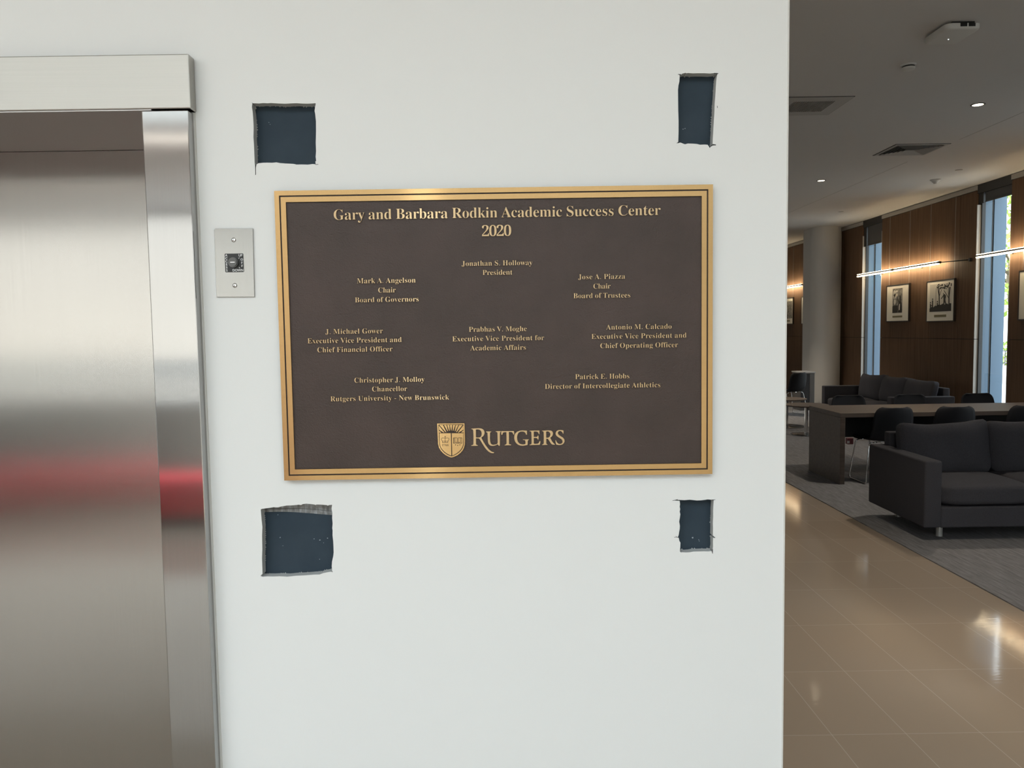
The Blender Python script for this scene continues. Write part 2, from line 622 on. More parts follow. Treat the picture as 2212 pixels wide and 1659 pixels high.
# ------------------------------------------------------------------ outlines (metres on the wall plane)
GLYPHS = {
    '0': (559, [[338,-10,280,-10,219,-10,171,5,135,36,99,67,73,110,58,165,42,220,34,285,34,359,34,433,42,497,58,552,73,607,99,649,135,679,171,709,220,724,281,724,339,724,386,709,422,679,457,649,483,606,500,552,517,497,525,432,525,358,525,284,517,220,500,165,483,110,457,67,421,36,385,5],[243,55,280,55,317,55,342,82,353,135,364,188,370,263,370,358,370,453,364,527,353,580,342,633,318,659,281,659,244,659,219,633,207,580,195,527,189,453,189,358,189,263,195,188,207,135,219,82]]),
    '1': (559, [[235,0,97,0,97,18,97,35,97,53,124,53,152,53,179,53,196,53,209,58,217,67,225,76,229,93,229,118,229,285,229,452,229,619,204,588,181,563,161,544,140,525,120,515,100,515,84,515,70,522,59,535,48,548,42,566,42,589,62,594,84,602,110,613,135,624,163,641,196,666,219,683,243,701,266,718,303,718,341,718,378,718,378,518,378,318,378,118,378,97,381,81,388,70,395,59,408,53,429,53,456,53,483,53,510,53,510,35,510,18,510,0,372,0]]),
    '2': (559, [[193,0,35,0,35,34,35,69,35,103,84,153,134,204,183,254,224,296,256,333,278,365,300,397,315,428,324,457,333,486,337,518,337,553,337,591,330,619,316,637,302,654,283,663,259,663,225,663,201,649,188,620,174,591,167,547,167,490,129,490,98,498,75,513,51,528,39,553,39,589,39,613,47,635,64,656,80,677,104,693,137,706,170,718,210,724,259,724,334,724,391,709,430,680,469,650,488,609,488,558,488,535,484,512,476,490,467,468,453,444,434,418,415,392,388,362,355,328,322,293,280,252,230,205,197,173,163,142,130,110,208,110,285,110,363,110,384,110,401,116,416,128,431,140,441,157,446,179,449,189,451,200,454,210,474,210,493,210,513,210,511,140,510,70,508,0,350,0]]),
    '6': (559, [[369,-10,293,-10,244,-10,200,2,163,27,126,51,97,88,76,139,55,189,45,253,45,330,45,385,51,437,62,485,74,532,92,574,115,610,138,645,168,673,204,694,240,714,282,724,330,724,373,724,408,719,434,709,459,698,478,685,490,668,501,651,507,633,507,614,507,593,498,575,480,560,462,544,431,536,387,536,387,556,385,576,382,596,378,616,371,632,362,646,353,659,339,665,321,665,282,665,250,642,227,597,204,551,190,486,186,401,199,410,217,419,240,427,262,434,290,438,324,438,385,438,433,420,470,384,506,347,524,296,524,231,524,160,505,102,466,57,426,12],[265,56,296,56,321,56,342,69,357,96,372,122,379,164,379,221,379,275,371,315,355,340,338,365,316,377,287,377,269,377,250,372,230,362,209,351,195,340,186,329,187,233,198,163,219,121,240,78]]),
    '7': (559, [[193,0,165,0,254,202,342,403,431,605,343,605,256,605,168,605,133,605,114,588,110,554,108,537,106,521,104,504,84,504,64,504,44,504,46,574,47,644,49,714,208,714,367,714,526,714,526,698,526,681,526,665,434,443,342,222,250,0,222,0]]),
    'A': (650, [[55,0,-13,0,-13,9,-13,18,-13,27,6,27,22,33,35,45,48,57,60,79,73,111,151,305,229,500,307,694,316,694,325,693,334,693,413,505,493,317,572,129,587,93,601,67,612,51,623,35,639,27,660,27,660,18,660,9,660,0,554,0,447,0,341,0,341,9,341,18,341,27,395,27,422,41,422,68,422,77,417,95,406,121,396,146,386,172,376,197,302,197,228,197,154,197,142,166,129,136,117,105,115,100,114,95,113,88,112,81,111,75,111,72,111,42,135,27,184,27,186,27,188,27,190,27,190,18,190,9,190,0,122,0],[200,318,169,239,233,239,296,239,360,239,328,318,295,396,263,475,232,396]]),
    'B': (659, [[134,0,24,0,24,9,24,17,24,26,58,27,81,35,93,48,105,61,111,86,111,122,111,264,111,407,111,549,111,578,108,599,103,614,98,629,89,639,76,645,63,650,46,653,23,653,23,661,23,670,23,678,125,678,226,678,328,678,503,678,590,626,590,522,590,440,536,389,427,368,558,343,623,286,623,196,623,134,600,86,553,52,506,17,439,0,354,0,244,0],[271,444,271,375,274,375,277,375,280,375,333,375,371,385,392,406,413,426,424,462,424,514,424,559,416,593,401,614,386,635,359,646,322,646,299,646,285,642,280,633,274,624,271,607,271,582,271,513],[307,36,330,36,373,36,404,48,422,73,439,98,448,137,448,191,448,246,436,286,413,309,389,332,349,344,294,344,286,344,279,344,271,344,271,262,271,179,271,97,271,74,275,59,284,50,292,41]]),
    'C': (697, [[503,-16,382,-16,315,-16,256,-1,205,30,153,60,112,102,83,156,54,209,39,271,39,340,39,409,54,470,84,523,113,576,154,617,207,648,259,678,319,693,386,693,431,693,485,680,547,655,557,650,567,648,577,648,602,648,617,663,624,693,633,693,641,693,650,693,650,615,650,537,650,459,642,459,633,459,625,459,602,521,571,570,531,606,490,642,445,660,395,660,274,660,214,552,214,337,214,136,281,35,414,35,454,35,494,45,533,67,572,88,607,118,638,158,647,149,657,141,666,132,597,33]]),
    'D': (738, [[133,0,30,0,30,9,30,17,30,26,61,27,83,33,94,44,105,55,110,77,110,111,110,260,110,408,110,557,110,596,104,622,91,635,78,647,55,653,22,653,22,661,22,670,22,678,125,678,227,678,330,678,450,678,541,649,604,590,666,531,697,448,697,339,697,113,578,0,340,0,237,0],[306,36,331,36,396,36,445,61,476,112,507,162,522,238,522,341,522,544,459,645,332,645,307,645,290,640,282,631,275,621,271,602,271,573,271,418,271,262,271,107,271,79,275,60,282,51,290,41]]),
    'E': (658, [[214,0,21,0,21,8,21,17,21,25,56,25,80,31,93,44,106,57,112,81,112,116,112,260,112,405,112,549,112,592,106,621,93,634,80,647,57,653,24,653,24,661,24,670,24,678,214,678,404,678,594,678,594,611,594,543,594,476,586,476,579,476,571,476,563,538,542,581,507,605,471,629,418,641,345,641,324,641,308,640,298,638,287,635,280,629,277,621,274,612,272,597,272,578,272,507,272,437,272,366,277,366,283,366,288,366,333,366,365,378,386,401,407,424,421,461,429,514,437,514,445,514,453,514,453,401,453,289,453,176,445,176,436,176,428,176,425,216,417,247,407,270,396,293,380,309,359,318,338,327,310,331,276,331,275,331,273,331,272,331,272,254,272,177,272,100,272,75,277,59,286,52,295,45,314,41,343,41,392,41,433,47,467,58,500,69,529,86,552,112,575,137,595,170,612,213,621,213,631,213,640,213,626,142,613,71,599,0,406,0]]),
    'F': (602, [[143,0,23,0,23,9,23,17,23,26,58,29,81,37,93,50,105,63,111,88,111,125,111,269,111,414,111,558,111,594,105,618,92,630,79,642,55,650,21,653,21,661,21,670,21,678,209,678,398,678,586,678,586,611,586,543,586,476,578,476,570,476,562,476,555,517,544,550,529,574,514,598,491,615,462,626,432,637,392,642,342,642,323,642,308,641,298,640,287,638,280,634,277,627,273,620,271,609,271,593,271,518,271,443,271,368,275,368,279,368,283,368,327,368,360,380,381,403,402,426,416,463,423,516,432,516,441,516,450,516,450,403,450,289,450,176,441,176,433,176,424,176,417,235,403,276,382,299,361,322,327,333,281,333,278,333,274,333,271,333,271,262,271,191,271,120,271,96,274,77,280,64,285,50,296,40,312,35,328,30,351,27,382,26,382,17,382,9,382,0,262,0]]),
    'G': (756, [[488,-15,399,-15,327,-15,264,0,211,29,157,58,115,100,86,153,56,206,41,269,41,341,41,410,56,471,86,524,115,577,156,618,208,648,259,678,318,693,383,693,435,693,491,681,550,656,560,651,569,649,577,649,588,649,597,653,604,660,611,667,617,678,624,693,633,693,642,693,651,693,651,615,651,536,651,458,642,458,634,458,625,458,611,499,592,534,569,564,546,594,519,618,490,635,461,652,430,660,398,660,277,660,217,553,217,339,217,234,234,155,268,101,302,46,349,19,410,19,448,19,474,26,489,41,503,55,510,77,510,106,510,134,510,162,510,190,510,221,503,242,490,254,477,265,450,270,410,271,410,279,410,287,410,295,522,295,633,295,745,295,745,287,745,279,745,271,712,270,691,265,680,254,669,243,664,222,664,191,664,142,664,92,664,43,577,4]]),
    'H': (779, [[135,0,23,0,23,9,23,17,23,26,58,27,81,34,93,47,105,60,111,84,111,120,111,268,111,416,111,564,111,596,105,618,93,631,80,644,57,651,24,653,24,661,24,670,24,678,136,678,248,678,360,678,360,670,360,661,360,653,335,651,317,648,304,643,291,638,283,630,278,618,273,606,271,588,271,564,271,500,271,437,271,373,350,373,430,373,509,373,509,437,509,500,509,564,509,588,507,606,502,618,498,630,490,638,477,643,464,648,445,651,420,653,420,661,420,670,420,678,532,678,643,678,755,678,755,670,755,661,755,653,720,650,697,643,686,632,675,620,669,597,669,564,669,416,669,268,669,120,669,87,675,63,687,49,698,35,721,27,755,26,755,17,755,9,755,0,643,0,532,0,420,0,420,9,420,17,420,26,454,27,477,34,490,46,503,57,509,82,509,120,509,190,509,259,509,329,430,329,350,329,271,329,271,259,271,190,271,120,271,84,277,60,289,47,301,34,325,27,360,26,360,17,360,9,360,0,248,0]]),
    'I': (388, [[135,0,20,0,20,9,20,17,20,26,53,29,77,37,91,48,105,59,112,81,112,112,112,267,112,421,112,576,112,607,106,627,94,637,82,646,57,652,20,653,20,661,20,670,20,678,135,678,249,678,364,678,364,670,364,661,364,653,329,652,305,646,292,637,278,627,272,607,272,576,272,422,272,269,272,115,272,94,274,78,279,66,284,54,293,45,307,39,320,33,340,29,366,26,366,17,366,9,366,0,251,0]]),
    'J': (492, [[307,-97,162,-97,130,-97,102,-91,77,-80,52,-69,32,-53,17,-33,2,-13,-5,9,-5,34,-5,58,2,77,16,91,30,104,47,111,66,111,87,111,105,105,118,92,131,79,138,62,138,41,138,26,134,12,126,-2,118,-16,114,-25,114,-29,114,-50,128,-60,156,-60,181,-60,198,-52,207,-37,216,-22,220,1,220,32,220,203,220,375,220,546,220,573,217,594,212,609,207,624,197,634,182,641,167,647,146,651,118,653,118,661,118,670,118,678,235,678,351,678,468,678,468,670,468,661,468,653,443,651,425,647,412,642,399,636,391,626,387,612,382,597,380,575,380,546,380,408,380,270,380,132,380,-21]]),
    'M': (944, [[98,0,21,0,21,9,21,17,21,26,54,27,78,34,92,47,105,60,112,83,112,118,112,268,112,419,112,569,112,591,110,608,105,619,100,630,92,639,79,644,65,649,47,652,22,653,22,661,22,670,22,678,106,678,191,678,275,678,341,523,406,367,472,212,538,367,603,523,669,678,752,678,836,678,919,678,919,670,919,661,919,653,887,650,865,643,853,630,840,617,834,595,834,563,834,418,834,272,834,127,834,99,836,78,841,64,846,49,854,39,866,35,878,30,895,27,918,26,918,17,918,9,918,0,808,0,699,0,589,0,589,9,589,17,589,26,613,28,631,32,644,37,657,42,665,52,670,66,675,79,677,99,677,124,677,281,677,437,677,594,594,396,512,198,429,0,420,0,411,0,402,0,320,193,239,386,157,579,157,426,157,272,157,119,157,81,164,56,178,44,192,32,217,26,252,26,252,17,252,9,252,0,175,0]]),
    'N': (735, [[609,-16,600,-16,453,163,306,342,159,521,159,386,159,252,159,117,159,82,165,58,177,46,188,34,212,27,248,26,248,17,248,9,248,0,174,0,101,0,27,0,27,9,27,17,27,26,50,27,68,30,81,35,93,40,101,49,106,62,111,75,113,93,113,117,113,271,113,424,113,578,79,620,59,642,54,645,47,648,38,651,27,653,27,661,27,670,27,678,96,678,164,678,233,678,349,536,466,393,582,251,582,355,582,458,582,562,582,586,580,604,575,617,570,629,562,638,549,643,536,648,518,651,493,653,493,661,493,670,493,678,567,678,640,678,714,678,714,670,714,661,714,653,679,652,656,645,645,633,634,620,628,596,628,561,628,369,628,176,628,-16,619,-16]]),
    'O': (782, [[439,-16,388,-16,339,-16,293,-7,251,11,209,29,172,54,141,86,109,118,84,156,67,199,50,242,41,289,41,339,41,389,50,436,67,479,84,522,109,559,141,592,173,624,210,649,254,667,296,685,344,694,395,694,444,694,490,685,532,668,574,650,611,625,642,594,673,562,698,524,716,481,733,438,742,390,742,339,742,289,733,242,716,199,698,156,673,118,641,86,609,54,572,29,529,11,486,-7],[339,18,394,18,508,18,565,125,565,339,565,444,549,524,518,579,486,633,442,660,387,660,273,660,216,553,216,339,216,234,232,155,264,100,296,45]]),
    'P': (622, [[135,0,23,0,23,9,23,17,23,26,58,27,81,34,93,47,105,60,111,84,111,120,111,268,111,416,111,564,111,596,105,618,93,631,80,644,57,651,24,653,24,661,24,670,24,678,122,678,220,678,318,678,403,678,464,670,500,655,534,640,561,619,580,592,599,565,609,532,609,494,609,437,588,392,546,358,504,323,442,306,360,306,330,306,301,306,271,306,271,244,271,182,271,120,271,84,277,60,289,47,301,34,325,27,360,26,360,17,360,9,360,0,248,0],[271,426,271,342,281,342,290,342,300,342,349,342,384,353,405,376,425,399,435,437,435,490,435,542,427,580,410,605,393,630,363,642,322,642,302,642,289,638,282,631,275,624,271,611,271,593,271,509]]),
    'R': (704, [[135,0,23,0,23,9,23,17,23,26,58,27,81,34,93,47,105,60,111,84,111,120,111,268,111,416,111,564,111,596,105,618,93,631,80,644,57,651,24,653,24,661,24,670,24,678,124,678,223,678,323,678,423,678,498,663,547,634,596,605,621,559,621,498,621,415,570,360,469,333,527,247,585,161,643,75,654,58,665,46,674,38,683,30,695,26,712,26,713,26,714,26,715,26,715,17,715,9,715,0,645,0,574,0,504,0,436,105,368,211,300,316,290,316,281,316,271,316,271,251,271,185,271,120,271,84,277,60,289,47,301,34,325,27,360,26,360,17,360,9,360,0,248,0],[271,423,271,348,282,348,292,348,303,348,355,348,393,360,417,385,440,409,452,447,452,500,452,595,413,642,334,642,307,642,290,638,282,629,275,620,271,602,271,574,271,499]]),
    'S': (581, [[73,-16,64,-16,64,68,64,151,64,235,74,235,83,235,93,235,109,162,133,109,166,74,199,39,241,22,293,22,331,22,361,33,383,54,404,75,415,101,415,133,415,177,388,212,335,238,304,253,273,269,242,284,184,313,141,343,115,376,88,409,74,448,74,494,74,535,83,570,100,600,117,629,141,652,172,669,202,686,236,694,275,694,295,694,317,692,342,687,366,682,392,676,420,667,425,666,430,664,434,664,438,663,442,662,446,662,463,662,474,673,477,694,486,694,496,694,505,694,505,621,505,548,505,475,497,475,488,475,480,475,471,512,456,545,437,573,418,601,395,623,370,639,344,654,317,662,289,662,255,662,228,653,208,635,188,617,178,594,178,566,178,540,187,518,204,501,221,484,247,467,281,451,313,436,345,421,377,406,418,387,449,368,473,347,495,326,512,304,521,280,530,256,535,229,535,198,535,155,525,118,505,86,484,54,455,29,418,12,381,-6,337,-15,286,-15,269,-15,253,-14,236,-12,219,-9,203,-5,187,1,170,7,157,11,147,14,136,17,129,18,126,18,115,18,108,15,103,11,98,5,94,-3,91,-16,82,-16]]),
    'T': (630, [[254,0,137,0,137,9,137,17,137,26,173,26,198,33,212,46,225,59,232,84,232,120,232,295,232,470,232,645,229,645,225,645,222,645,169,645,128,630,97,601,66,571,48,528,43,473,34,473,25,473,16,473,16,541,16,610,16,678,214,678,413,678,611,678,611,609,611,541,611,472,603,472,594,472,586,472,575,587,513,645,400,645,397,645,395,645,392,645,392,470,392,295,392,120,392,83,398,58,412,45,425,32,450,26,488,26,488,17,488,9,488,0,371,0]]),
    'U': (733, [[458,-19,369,-19,277,-19,211,1,170,43,129,83,109,146,109,231,109,342,109,453,109,564,109,596,103,618,91,631,78,644,55,651,22,653,22,661,22,670,22,678,134,678,246,678,358,678,358,670,358,661,358,653,333,651,315,648,302,643,289,638,280,630,275,618,271,606,269,588,269,564,269,445,269,327,269,208,269,149,280,105,303,77,325,47,360,33,409,33,526,33,584,101,584,237,584,346,584,454,584,563,584,596,578,618,565,631,552,643,527,650,489,653,489,661,489,670,489,678,561,678,634,678,706,678,706,670,706,661,706,653,675,649,655,641,645,628,634,615,629,593,629,563,629,465,629,368,629,270,629,167,608,93,566,48,523,3]]),
    'V': (637, [[325,-19,316,-19,233,176,149,372,66,567,55,591,45,611,34,626,23,641,4,650,-21,653,-21,661,-21,670,-21,678,91,678,202,678,314,678,314,670,314,661,314,653,283,653,261,650,248,644,234,637,227,626,227,610,227,600,231,584,240,563,288,446,337,330,385,213,429,329,474,446,518,562,525,580,528,596,528,609,528,626,522,637,509,643,495,649,474,652,445,653,445,661,445,670,445,678,516,678,587,678,658,678,658,670,658,661,658,653,637,653,621,647,608,637,595,626,582,603,569,570,493,374,418,177,342,-19,333,-19]]),
    'a': (512, [[420,-15,379,-15,329,-15,302,7,298,52,253,9,201,-13,142,-13,107,-13,80,-3,60,17,40,37,30,63,30,94,30,138,51,174,95,203,138,231,205,258,296,283,296,308,296,334,296,359,296,387,290,408,278,421,266,434,247,440,220,440,177,440,155,429,155,408,155,404,160,395,169,382,178,369,183,356,183,344,183,326,176,312,164,301,151,289,134,284,115,284,94,284,78,290,67,303,55,315,49,331,49,352,49,375,57,396,73,415,90,433,112,447,141,458,170,469,203,474,241,474,312,474,363,461,392,435,421,409,436,368,436,313,436,240,436,166,436,93,436,76,437,64,439,59,441,54,446,51,453,51,460,51,468,55,477,62,481,55,486,48,490,41,457,4],[192,50,225,50,234,50,246,54,259,61,272,68,285,79,296,94,296,147,296,199,296,252,216,233,176,191,176,125,176,75]]),
    'b': (537, [[69,-17,64,-17,64,181,64,380,64,578,64,609,61,629,55,638,48,647,34,652,12,654,12,662,12,670,12,678,77,678,141,678,206,678,206,590,206,503,206,415,239,454,280,474,329,474,364,474,396,464,423,445,449,426,471,399,486,365,501,331,509,292,509,247,509,196,500,151,481,112,462,73,435,42,402,19,368,-4,329,-15,286,-15,241,-15,198,4,156,42,130,22,105,3,79,-17,74,-17],[228,21,272,21,307,21,332,38,345,73,358,109,365,164,365,238,365,299,358,345,344,374,330,403,307,417,274,417,259,417,244,412,231,402,218,391,209,377,206,360,206,274,206,188,206,102,206,48]]),
    'c': (437, [[310,-15,232,-15,194,-15,160,-5,129,16,98,37,74,65,56,101,38,137,29,178,29,223,29,272,39,315,60,353,80,390,107,420,143,442,178,464,217,475,260,475,308,475,346,465,373,444,400,423,413,397,413,365,413,346,407,332,397,321,386,310,371,304,352,304,312,304,292,327,292,373,292,378,292,384,293,389,294,394,294,399,294,404,294,429,280,442,252,442,195,442,167,388,167,279,167,206,179,151,204,114,229,76,262,57,304,57,339,57,373,74,404,107,411,101,417,96,424,90,374,20]]),
    'd': (551, [[263,-15,208,-15,173,-15,142,-5,116,16,89,36,67,64,52,99,37,134,29,174,29,219,29,270,37,315,54,354,70,392,92,422,121,443,150,464,182,474,217,474,264,474,302,455,332,417,332,477,332,537,332,597,332,618,327,632,316,641,305,649,287,653,262,654,262,662,262,670,262,678,333,678,404,678,475,678,475,489,475,301,475,112,475,87,478,70,484,61,489,51,503,44,526,41,526,33,526,24,526,16,473,16,408,6,332,-15,332,9,332,34,332,58,304,9],[226,42,255,42,270,42,286,49,301,62,316,75,326,92,332,113,332,195,332,278,332,360,329,377,321,391,307,402,293,413,277,418,259,418,228,418,206,403,194,372,181,341,175,293,175,228,175,165,181,118,193,87,205,57]]),
    'e': (448, [[310,-15,229,-15,190,-15,156,-5,126,16,96,36,72,65,55,102,38,139,29,183,29,234,29,281,38,322,56,358,74,394,99,422,130,443,161,464,195,474,234,474,291,474,337,455,371,417,404,379,421,326,421,258,421,254,421,251,421,247,339,247,256,247,174,247,175,124,216,63,297,63,336,63,371,85,402,128,409,121,417,115,424,108,375,26],[173,292,173,286,215,286,258,286,300,286,300,297,300,309,300,320,300,362,296,393,288,413,279,432,263,442,240,442,195,442,173,396,173,303,173,297]]),
    'f': (318, [[114,0,22,0,22,8,22,16,22,24,39,25,52,28,59,33,66,37,71,43,74,52,77,59,78,78,78,109,78,210,78,311,78,412,60,412,42,412,24,412,24,429,24,445,24,462,42,462,60,462,78,462,78,483,78,505,78,526,78,579,94,620,126,649,158,678,202,692,259,692,301,692,334,683,357,664,380,645,392,622,392,595,392,574,386,557,375,546,364,535,350,529,334,529,316,529,302,534,291,544,280,553,275,566,275,582,275,595,279,610,287,626,288,628,290,631,292,635,293,639,294,642,294,644,294,655,285,660,268,660,247,660,234,653,229,640,223,627,220,607,220,581,220,541,220,502,220,462,248,462,275,462,303,462,303,445,303,429,303,412,275,412,248,412,220,412,220,307,220,202,220,97,220,67,225,47,235,38,245,29,266,24,297,24,297,16,297,8,297,0,205,0]]),
    'g': (487, [[300,-209,217,-209,152,-209,104,-200,71,-181,38,-162,21,-138,21,-111,21,-78,48,-54,102,-38,57,-17,35,11,35,45,35,70,44,91,63,110,82,129,111,147,152,164,73,193,33,244,33,316,33,347,42,375,59,399,76,422,100,441,131,454,161,467,195,474,234,474,273,474,311,467,347,453,389,453,430,453,472,453,472,435,472,417,472,399,448,399,423,399,399,399,422,370,434,338,434,303,434,274,426,248,411,225,396,202,375,185,348,172,321,159,291,153,256,153,249,153,241,153,234,154,226,155,218,155,211,155,194,155,179,150,168,141,156,131,150,119,150,106,150,84,170,73,210,73,227,73,244,73,261,73,314,73,355,69,386,60,416,51,438,38,451,19,464,0,470,-24,470,-55,470,-103,449,-141,406,-168,363,-195],[211,185,234,185,258,185,275,196,284,217,293,238,297,271,297,314,297,358,293,390,284,411,275,432,258,442,234,442,211,442,194,432,185,411,175,390,170,358,170,314,170,271,175,238,185,217,194,196],[194,-173,239,-173,341,-173,392,-148,392,-98,392,-81,385,-69,371,-62,357,-54,335,-51,305,-51,251,-51,198,-51,144,-51,121,-66,109,-85,109,-108,109,-125,120,-141,141,-154,162,-167]]),
    'h': (567, [[107,0,27,0,27,8,27,16,27,24,46,25,60,29,67,38,74,47,78,62,78,83,78,253,78,424,78,594,78,615,75,630,68,639,61,648,48,654,28,655,28,663,28,670,28,678,92,678,156,678,220,678,220,584,220,491,220,397,257,448,305,474,362,474,449,474,492,421,492,315,492,238,492,160,492,83,492,62,495,48,502,39,509,30,522,25,541,24,541,16,541,8,541,0,461,0,381,0,301,0,301,8,301,16,301,24,303,24,306,24,308,24,336,24,350,44,350,83,350,163,350,243,350,323,350,350,347,371,341,384,335,397,322,404,302,404,271,404,243,386,220,350,220,261,220,172,220,83,220,62,223,47,230,39,236,30,249,25,268,24,268,16,268,8,268,0,188,0]]),
    'i': (295, [[171,539,150,539,129,539,111,546,97,561,82,575,75,593,75,614,75,635,82,653,97,668,111,683,129,690,150,690,171,690,189,683,204,668,218,653,225,635,225,614,225,593,218,575,203,561,188,546],[107,0,27,0,27,8,27,16,27,24,47,25,61,30,68,38,75,46,78,61,78,83,78,180,78,278,78,375,78,400,75,416,70,424,64,432,51,436,30,437,30,445,31,454,31,462,94,462,158,462,221,462,221,336,221,209,221,83,221,62,224,48,230,39,236,30,249,25,268,24,268,16,268,8,268,0,188,0]]),
    'k': (534, [[107,0,26,0,26,8,26,16,26,24,47,25,61,30,68,39,75,47,78,62,78,83,78,253,78,422,78,592,78,615,75,631,70,640,65,648,51,653,30,654,30,662,31,670,31,678,94,678,157,678,220,678,220,536,220,393,220,251,259,290,299,330,338,369,355,386,363,401,363,414,363,429,346,437,311,437,309,437,308,437,306,437,306,445,306,454,306,462,375,462,445,462,514,462,514,454,514,445,514,437,475,435,440,418,409,387,383,362,357,336,331,311,392,224,454,138,515,51,528,33,543,24,560,24,560,16,560,8,560,0,478,0,396,0,314,0,314,8,314,16,314,24,317,24,320,24,323,24,345,24,356,32,356,47,356,54,352,63,345,73,311,122,276,170,242,219,235,213,227,206,220,200,220,161,220,122,220,83,220,62,223,48,230,39,236,30,249,25,268,24,268,16,268,8,268,0,187,0]]),
    'l': (297, [[107,0,27,0,27,8,27,16,27,24,47,25,61,30,68,38,75,46,78,61,78,83,78,253,78,422,78,592,78,614,75,630,70,639,65,648,51,653,30,654,30,662,30,670,30,678,94,678,157,678,221,678,221,480,221,281,221,83,221,62,224,48,230,39,236,30,249,25,268,24,268,16,268,8,268,0,188,0]]),
    'm': (825, [[106,0,27,0,27,8,27,16,27,24,46,25,60,29,67,38,74,47,78,62,78,83,78,181,78,279,78,377,78,398,75,413,68,423,61,432,48,437,28,438,28,446,28,454,28,462,91,462,155,462,218,462,218,439,218,417,218,394,256,447,301,474,353,474,421,474,462,446,477,389,516,446,564,474,622,474,707,474,750,421,750,315,750,238,750,160,750,83,750,62,753,48,760,39,766,30,779,25,798,24,798,16,798,8,798,0,719,0,641,0,562,0,562,8,562,16,562,24,581,25,593,30,600,39,607,48,610,63,610,83,610,163,610,243,610,323,610,350,607,371,601,384,595,397,582,404,562,404,533,404,506,387,483,353,483,263,483,173,483,83,483,63,486,48,493,39,499,30,511,25,530,24,530,16,530,8,530,0,452,0,375,0,297,0,297,8,297,16,297,24,316,25,328,30,335,39,342,48,345,63,345,83,345,163,345,243,345,323,345,350,342,370,336,384,330,397,317,404,297,404,266,404,239,386,218,350,218,261,218,172,218,83,218,63,221,48,227,40,233,31,245,25,264,24,264,16,264,8,264,0,185,0]]),
    'n': (567, [[107,0,27,0,27,8,27,16,27,24,46,25,60,29,67,38,74,47,78,62,78,83,78,181,78,279,78,377,78,398,75,413,68,423,61,432,48,437,28,438,28,446,28,454,28,462,92,462,156,462,220,462,220,441,220,419,220,398,257,449,304,474,362,474,449,474,492,421,492,315,492,238,492,160,492,83,492,62,495,48,502,39,509,30,522,25,541,24,541,16,541,8,541,0,461,0,381,0,301,0,301,8,301,16,301,24,303,24,306,24,308,24,336,24,350,44,350,83,350,163,350,243,350,323,350,350,347,371,341,384,335,397,322,404,302,404,271,404,243,386,220,350,220,261,220,172,220,83,220,62,223,47,230,39,236,30,249,25,268,24,268,16,268,8,268,0,188,0]]),
    'o': (501, [[294,-15,251,-15,207,-15,168,-4,135,17,101,38,75,67,56,105,37,142,28,183,28,229,28,276,37,319,56,356,75,393,101,422,135,443,168,464,207,474,250,474,293,474,332,464,365,443,398,422,425,394,444,357,463,320,472,278,472,229,472,181,463,139,444,102,425,65,398,37,366,16,333,-5],[223,17,251,17,279,17,299,31,311,58,317,71,321,92,324,121,326,150,327,186,327,229,327,317,321,375,309,403,297,431,278,445,251,445,222,445,202,431,191,403,180,374,174,317,174,230,174,187,175,151,178,122,181,93,185,71,191,58,203,31]]),
    'p': (553, [[115,-207,26,-207,26,-199,26,-192,26,-184,41,-183,53,-180,60,-175,67,-169,73,-161,75,-150,77,-140,78,-122,78,-95,78,57,78,210,78,362,78,393,75,413,69,422,63,431,50,436,29,439,29,447,29,454,29,462,90,462,152,462,213,462,213,438,213,415,213,391,243,447,286,475,343,475,378,475,409,465,436,444,463,423,484,395,499,360,514,324,521,283,521,238,521,189,513,146,498,108,483,69,461,39,434,18,406,-4,374,-15,338,-15,289,-15,250,6,220,48,220,3,220,-41,220,-86,220,-113,222,-133,226,-147,230,-161,238,-170,249,-175,259,-180,275,-182,294,-183,294,-191,294,-199,294,-207,205,-207],[259,42,291,42,322,42,343,57,356,88,369,120,376,167,376,230,376,291,370,337,359,369,348,399,327,414,296,414,265,414,240,393,220,350,220,267,220,185,220,102,235,62]]),
    'r': (428, [[116,0,27,0,27,8,27,16,27,24,47,25,61,30,68,38,75,46,78,61,78,83,78,180,78,278,78,375,78,400,75,417,69,425,63,432,50,436,30,437,30,445,31,454,31,462,93,462,155,462,217,462,217,433,217,404,217,375,234,407,255,431,279,449,302,466,325,474,347,474,375,474,396,467,410,453,424,438,431,419,431,396,431,377,425,361,414,349,403,337,388,331,369,331,352,331,339,335,331,344,322,352,315,362,308,372,301,382,292,387,281,387,267,387,254,378,241,360,228,341,222,317,222,286,222,218,222,151,222,83,222,60,227,45,237,38,246,30,265,25,294,24,294,16,294,8,294,0,205,0]]),
    's': (429, [[272,-15,225,-15,198,-15,166,-7,129,9,123,12,116,13,109,13,93,13,82,4,76,-13,68,-13,61,-13,53,-13,53,44,53,100,53,157,62,157,70,157,79,157,88,115,105,82,129,58,153,34,180,22,209,22,234,22,253,28,266,40,279,51,286,67,286,87,286,115,268,138,232,156,208,168,183,181,159,193,124,210,98,230,81,252,64,274,55,299,55,328,55,370,69,405,97,433,124,461,162,475,210,475,221,475,233,474,247,471,261,468,277,463,296,458,299,457,303,457,307,456,311,455,314,454,317,454,328,454,337,461,343,475,350,475,356,475,363,475,363,427,363,378,363,330,355,330,348,330,340,330,329,366,314,394,293,413,272,432,248,441,222,441,201,441,184,436,173,426,162,415,156,402,156,386,156,370,161,357,172,346,182,335,197,325,218,315,240,304,263,293,285,282,319,265,344,247,360,226,375,205,383,176,383,141,383,93,369,55,340,27,310,-1]]),
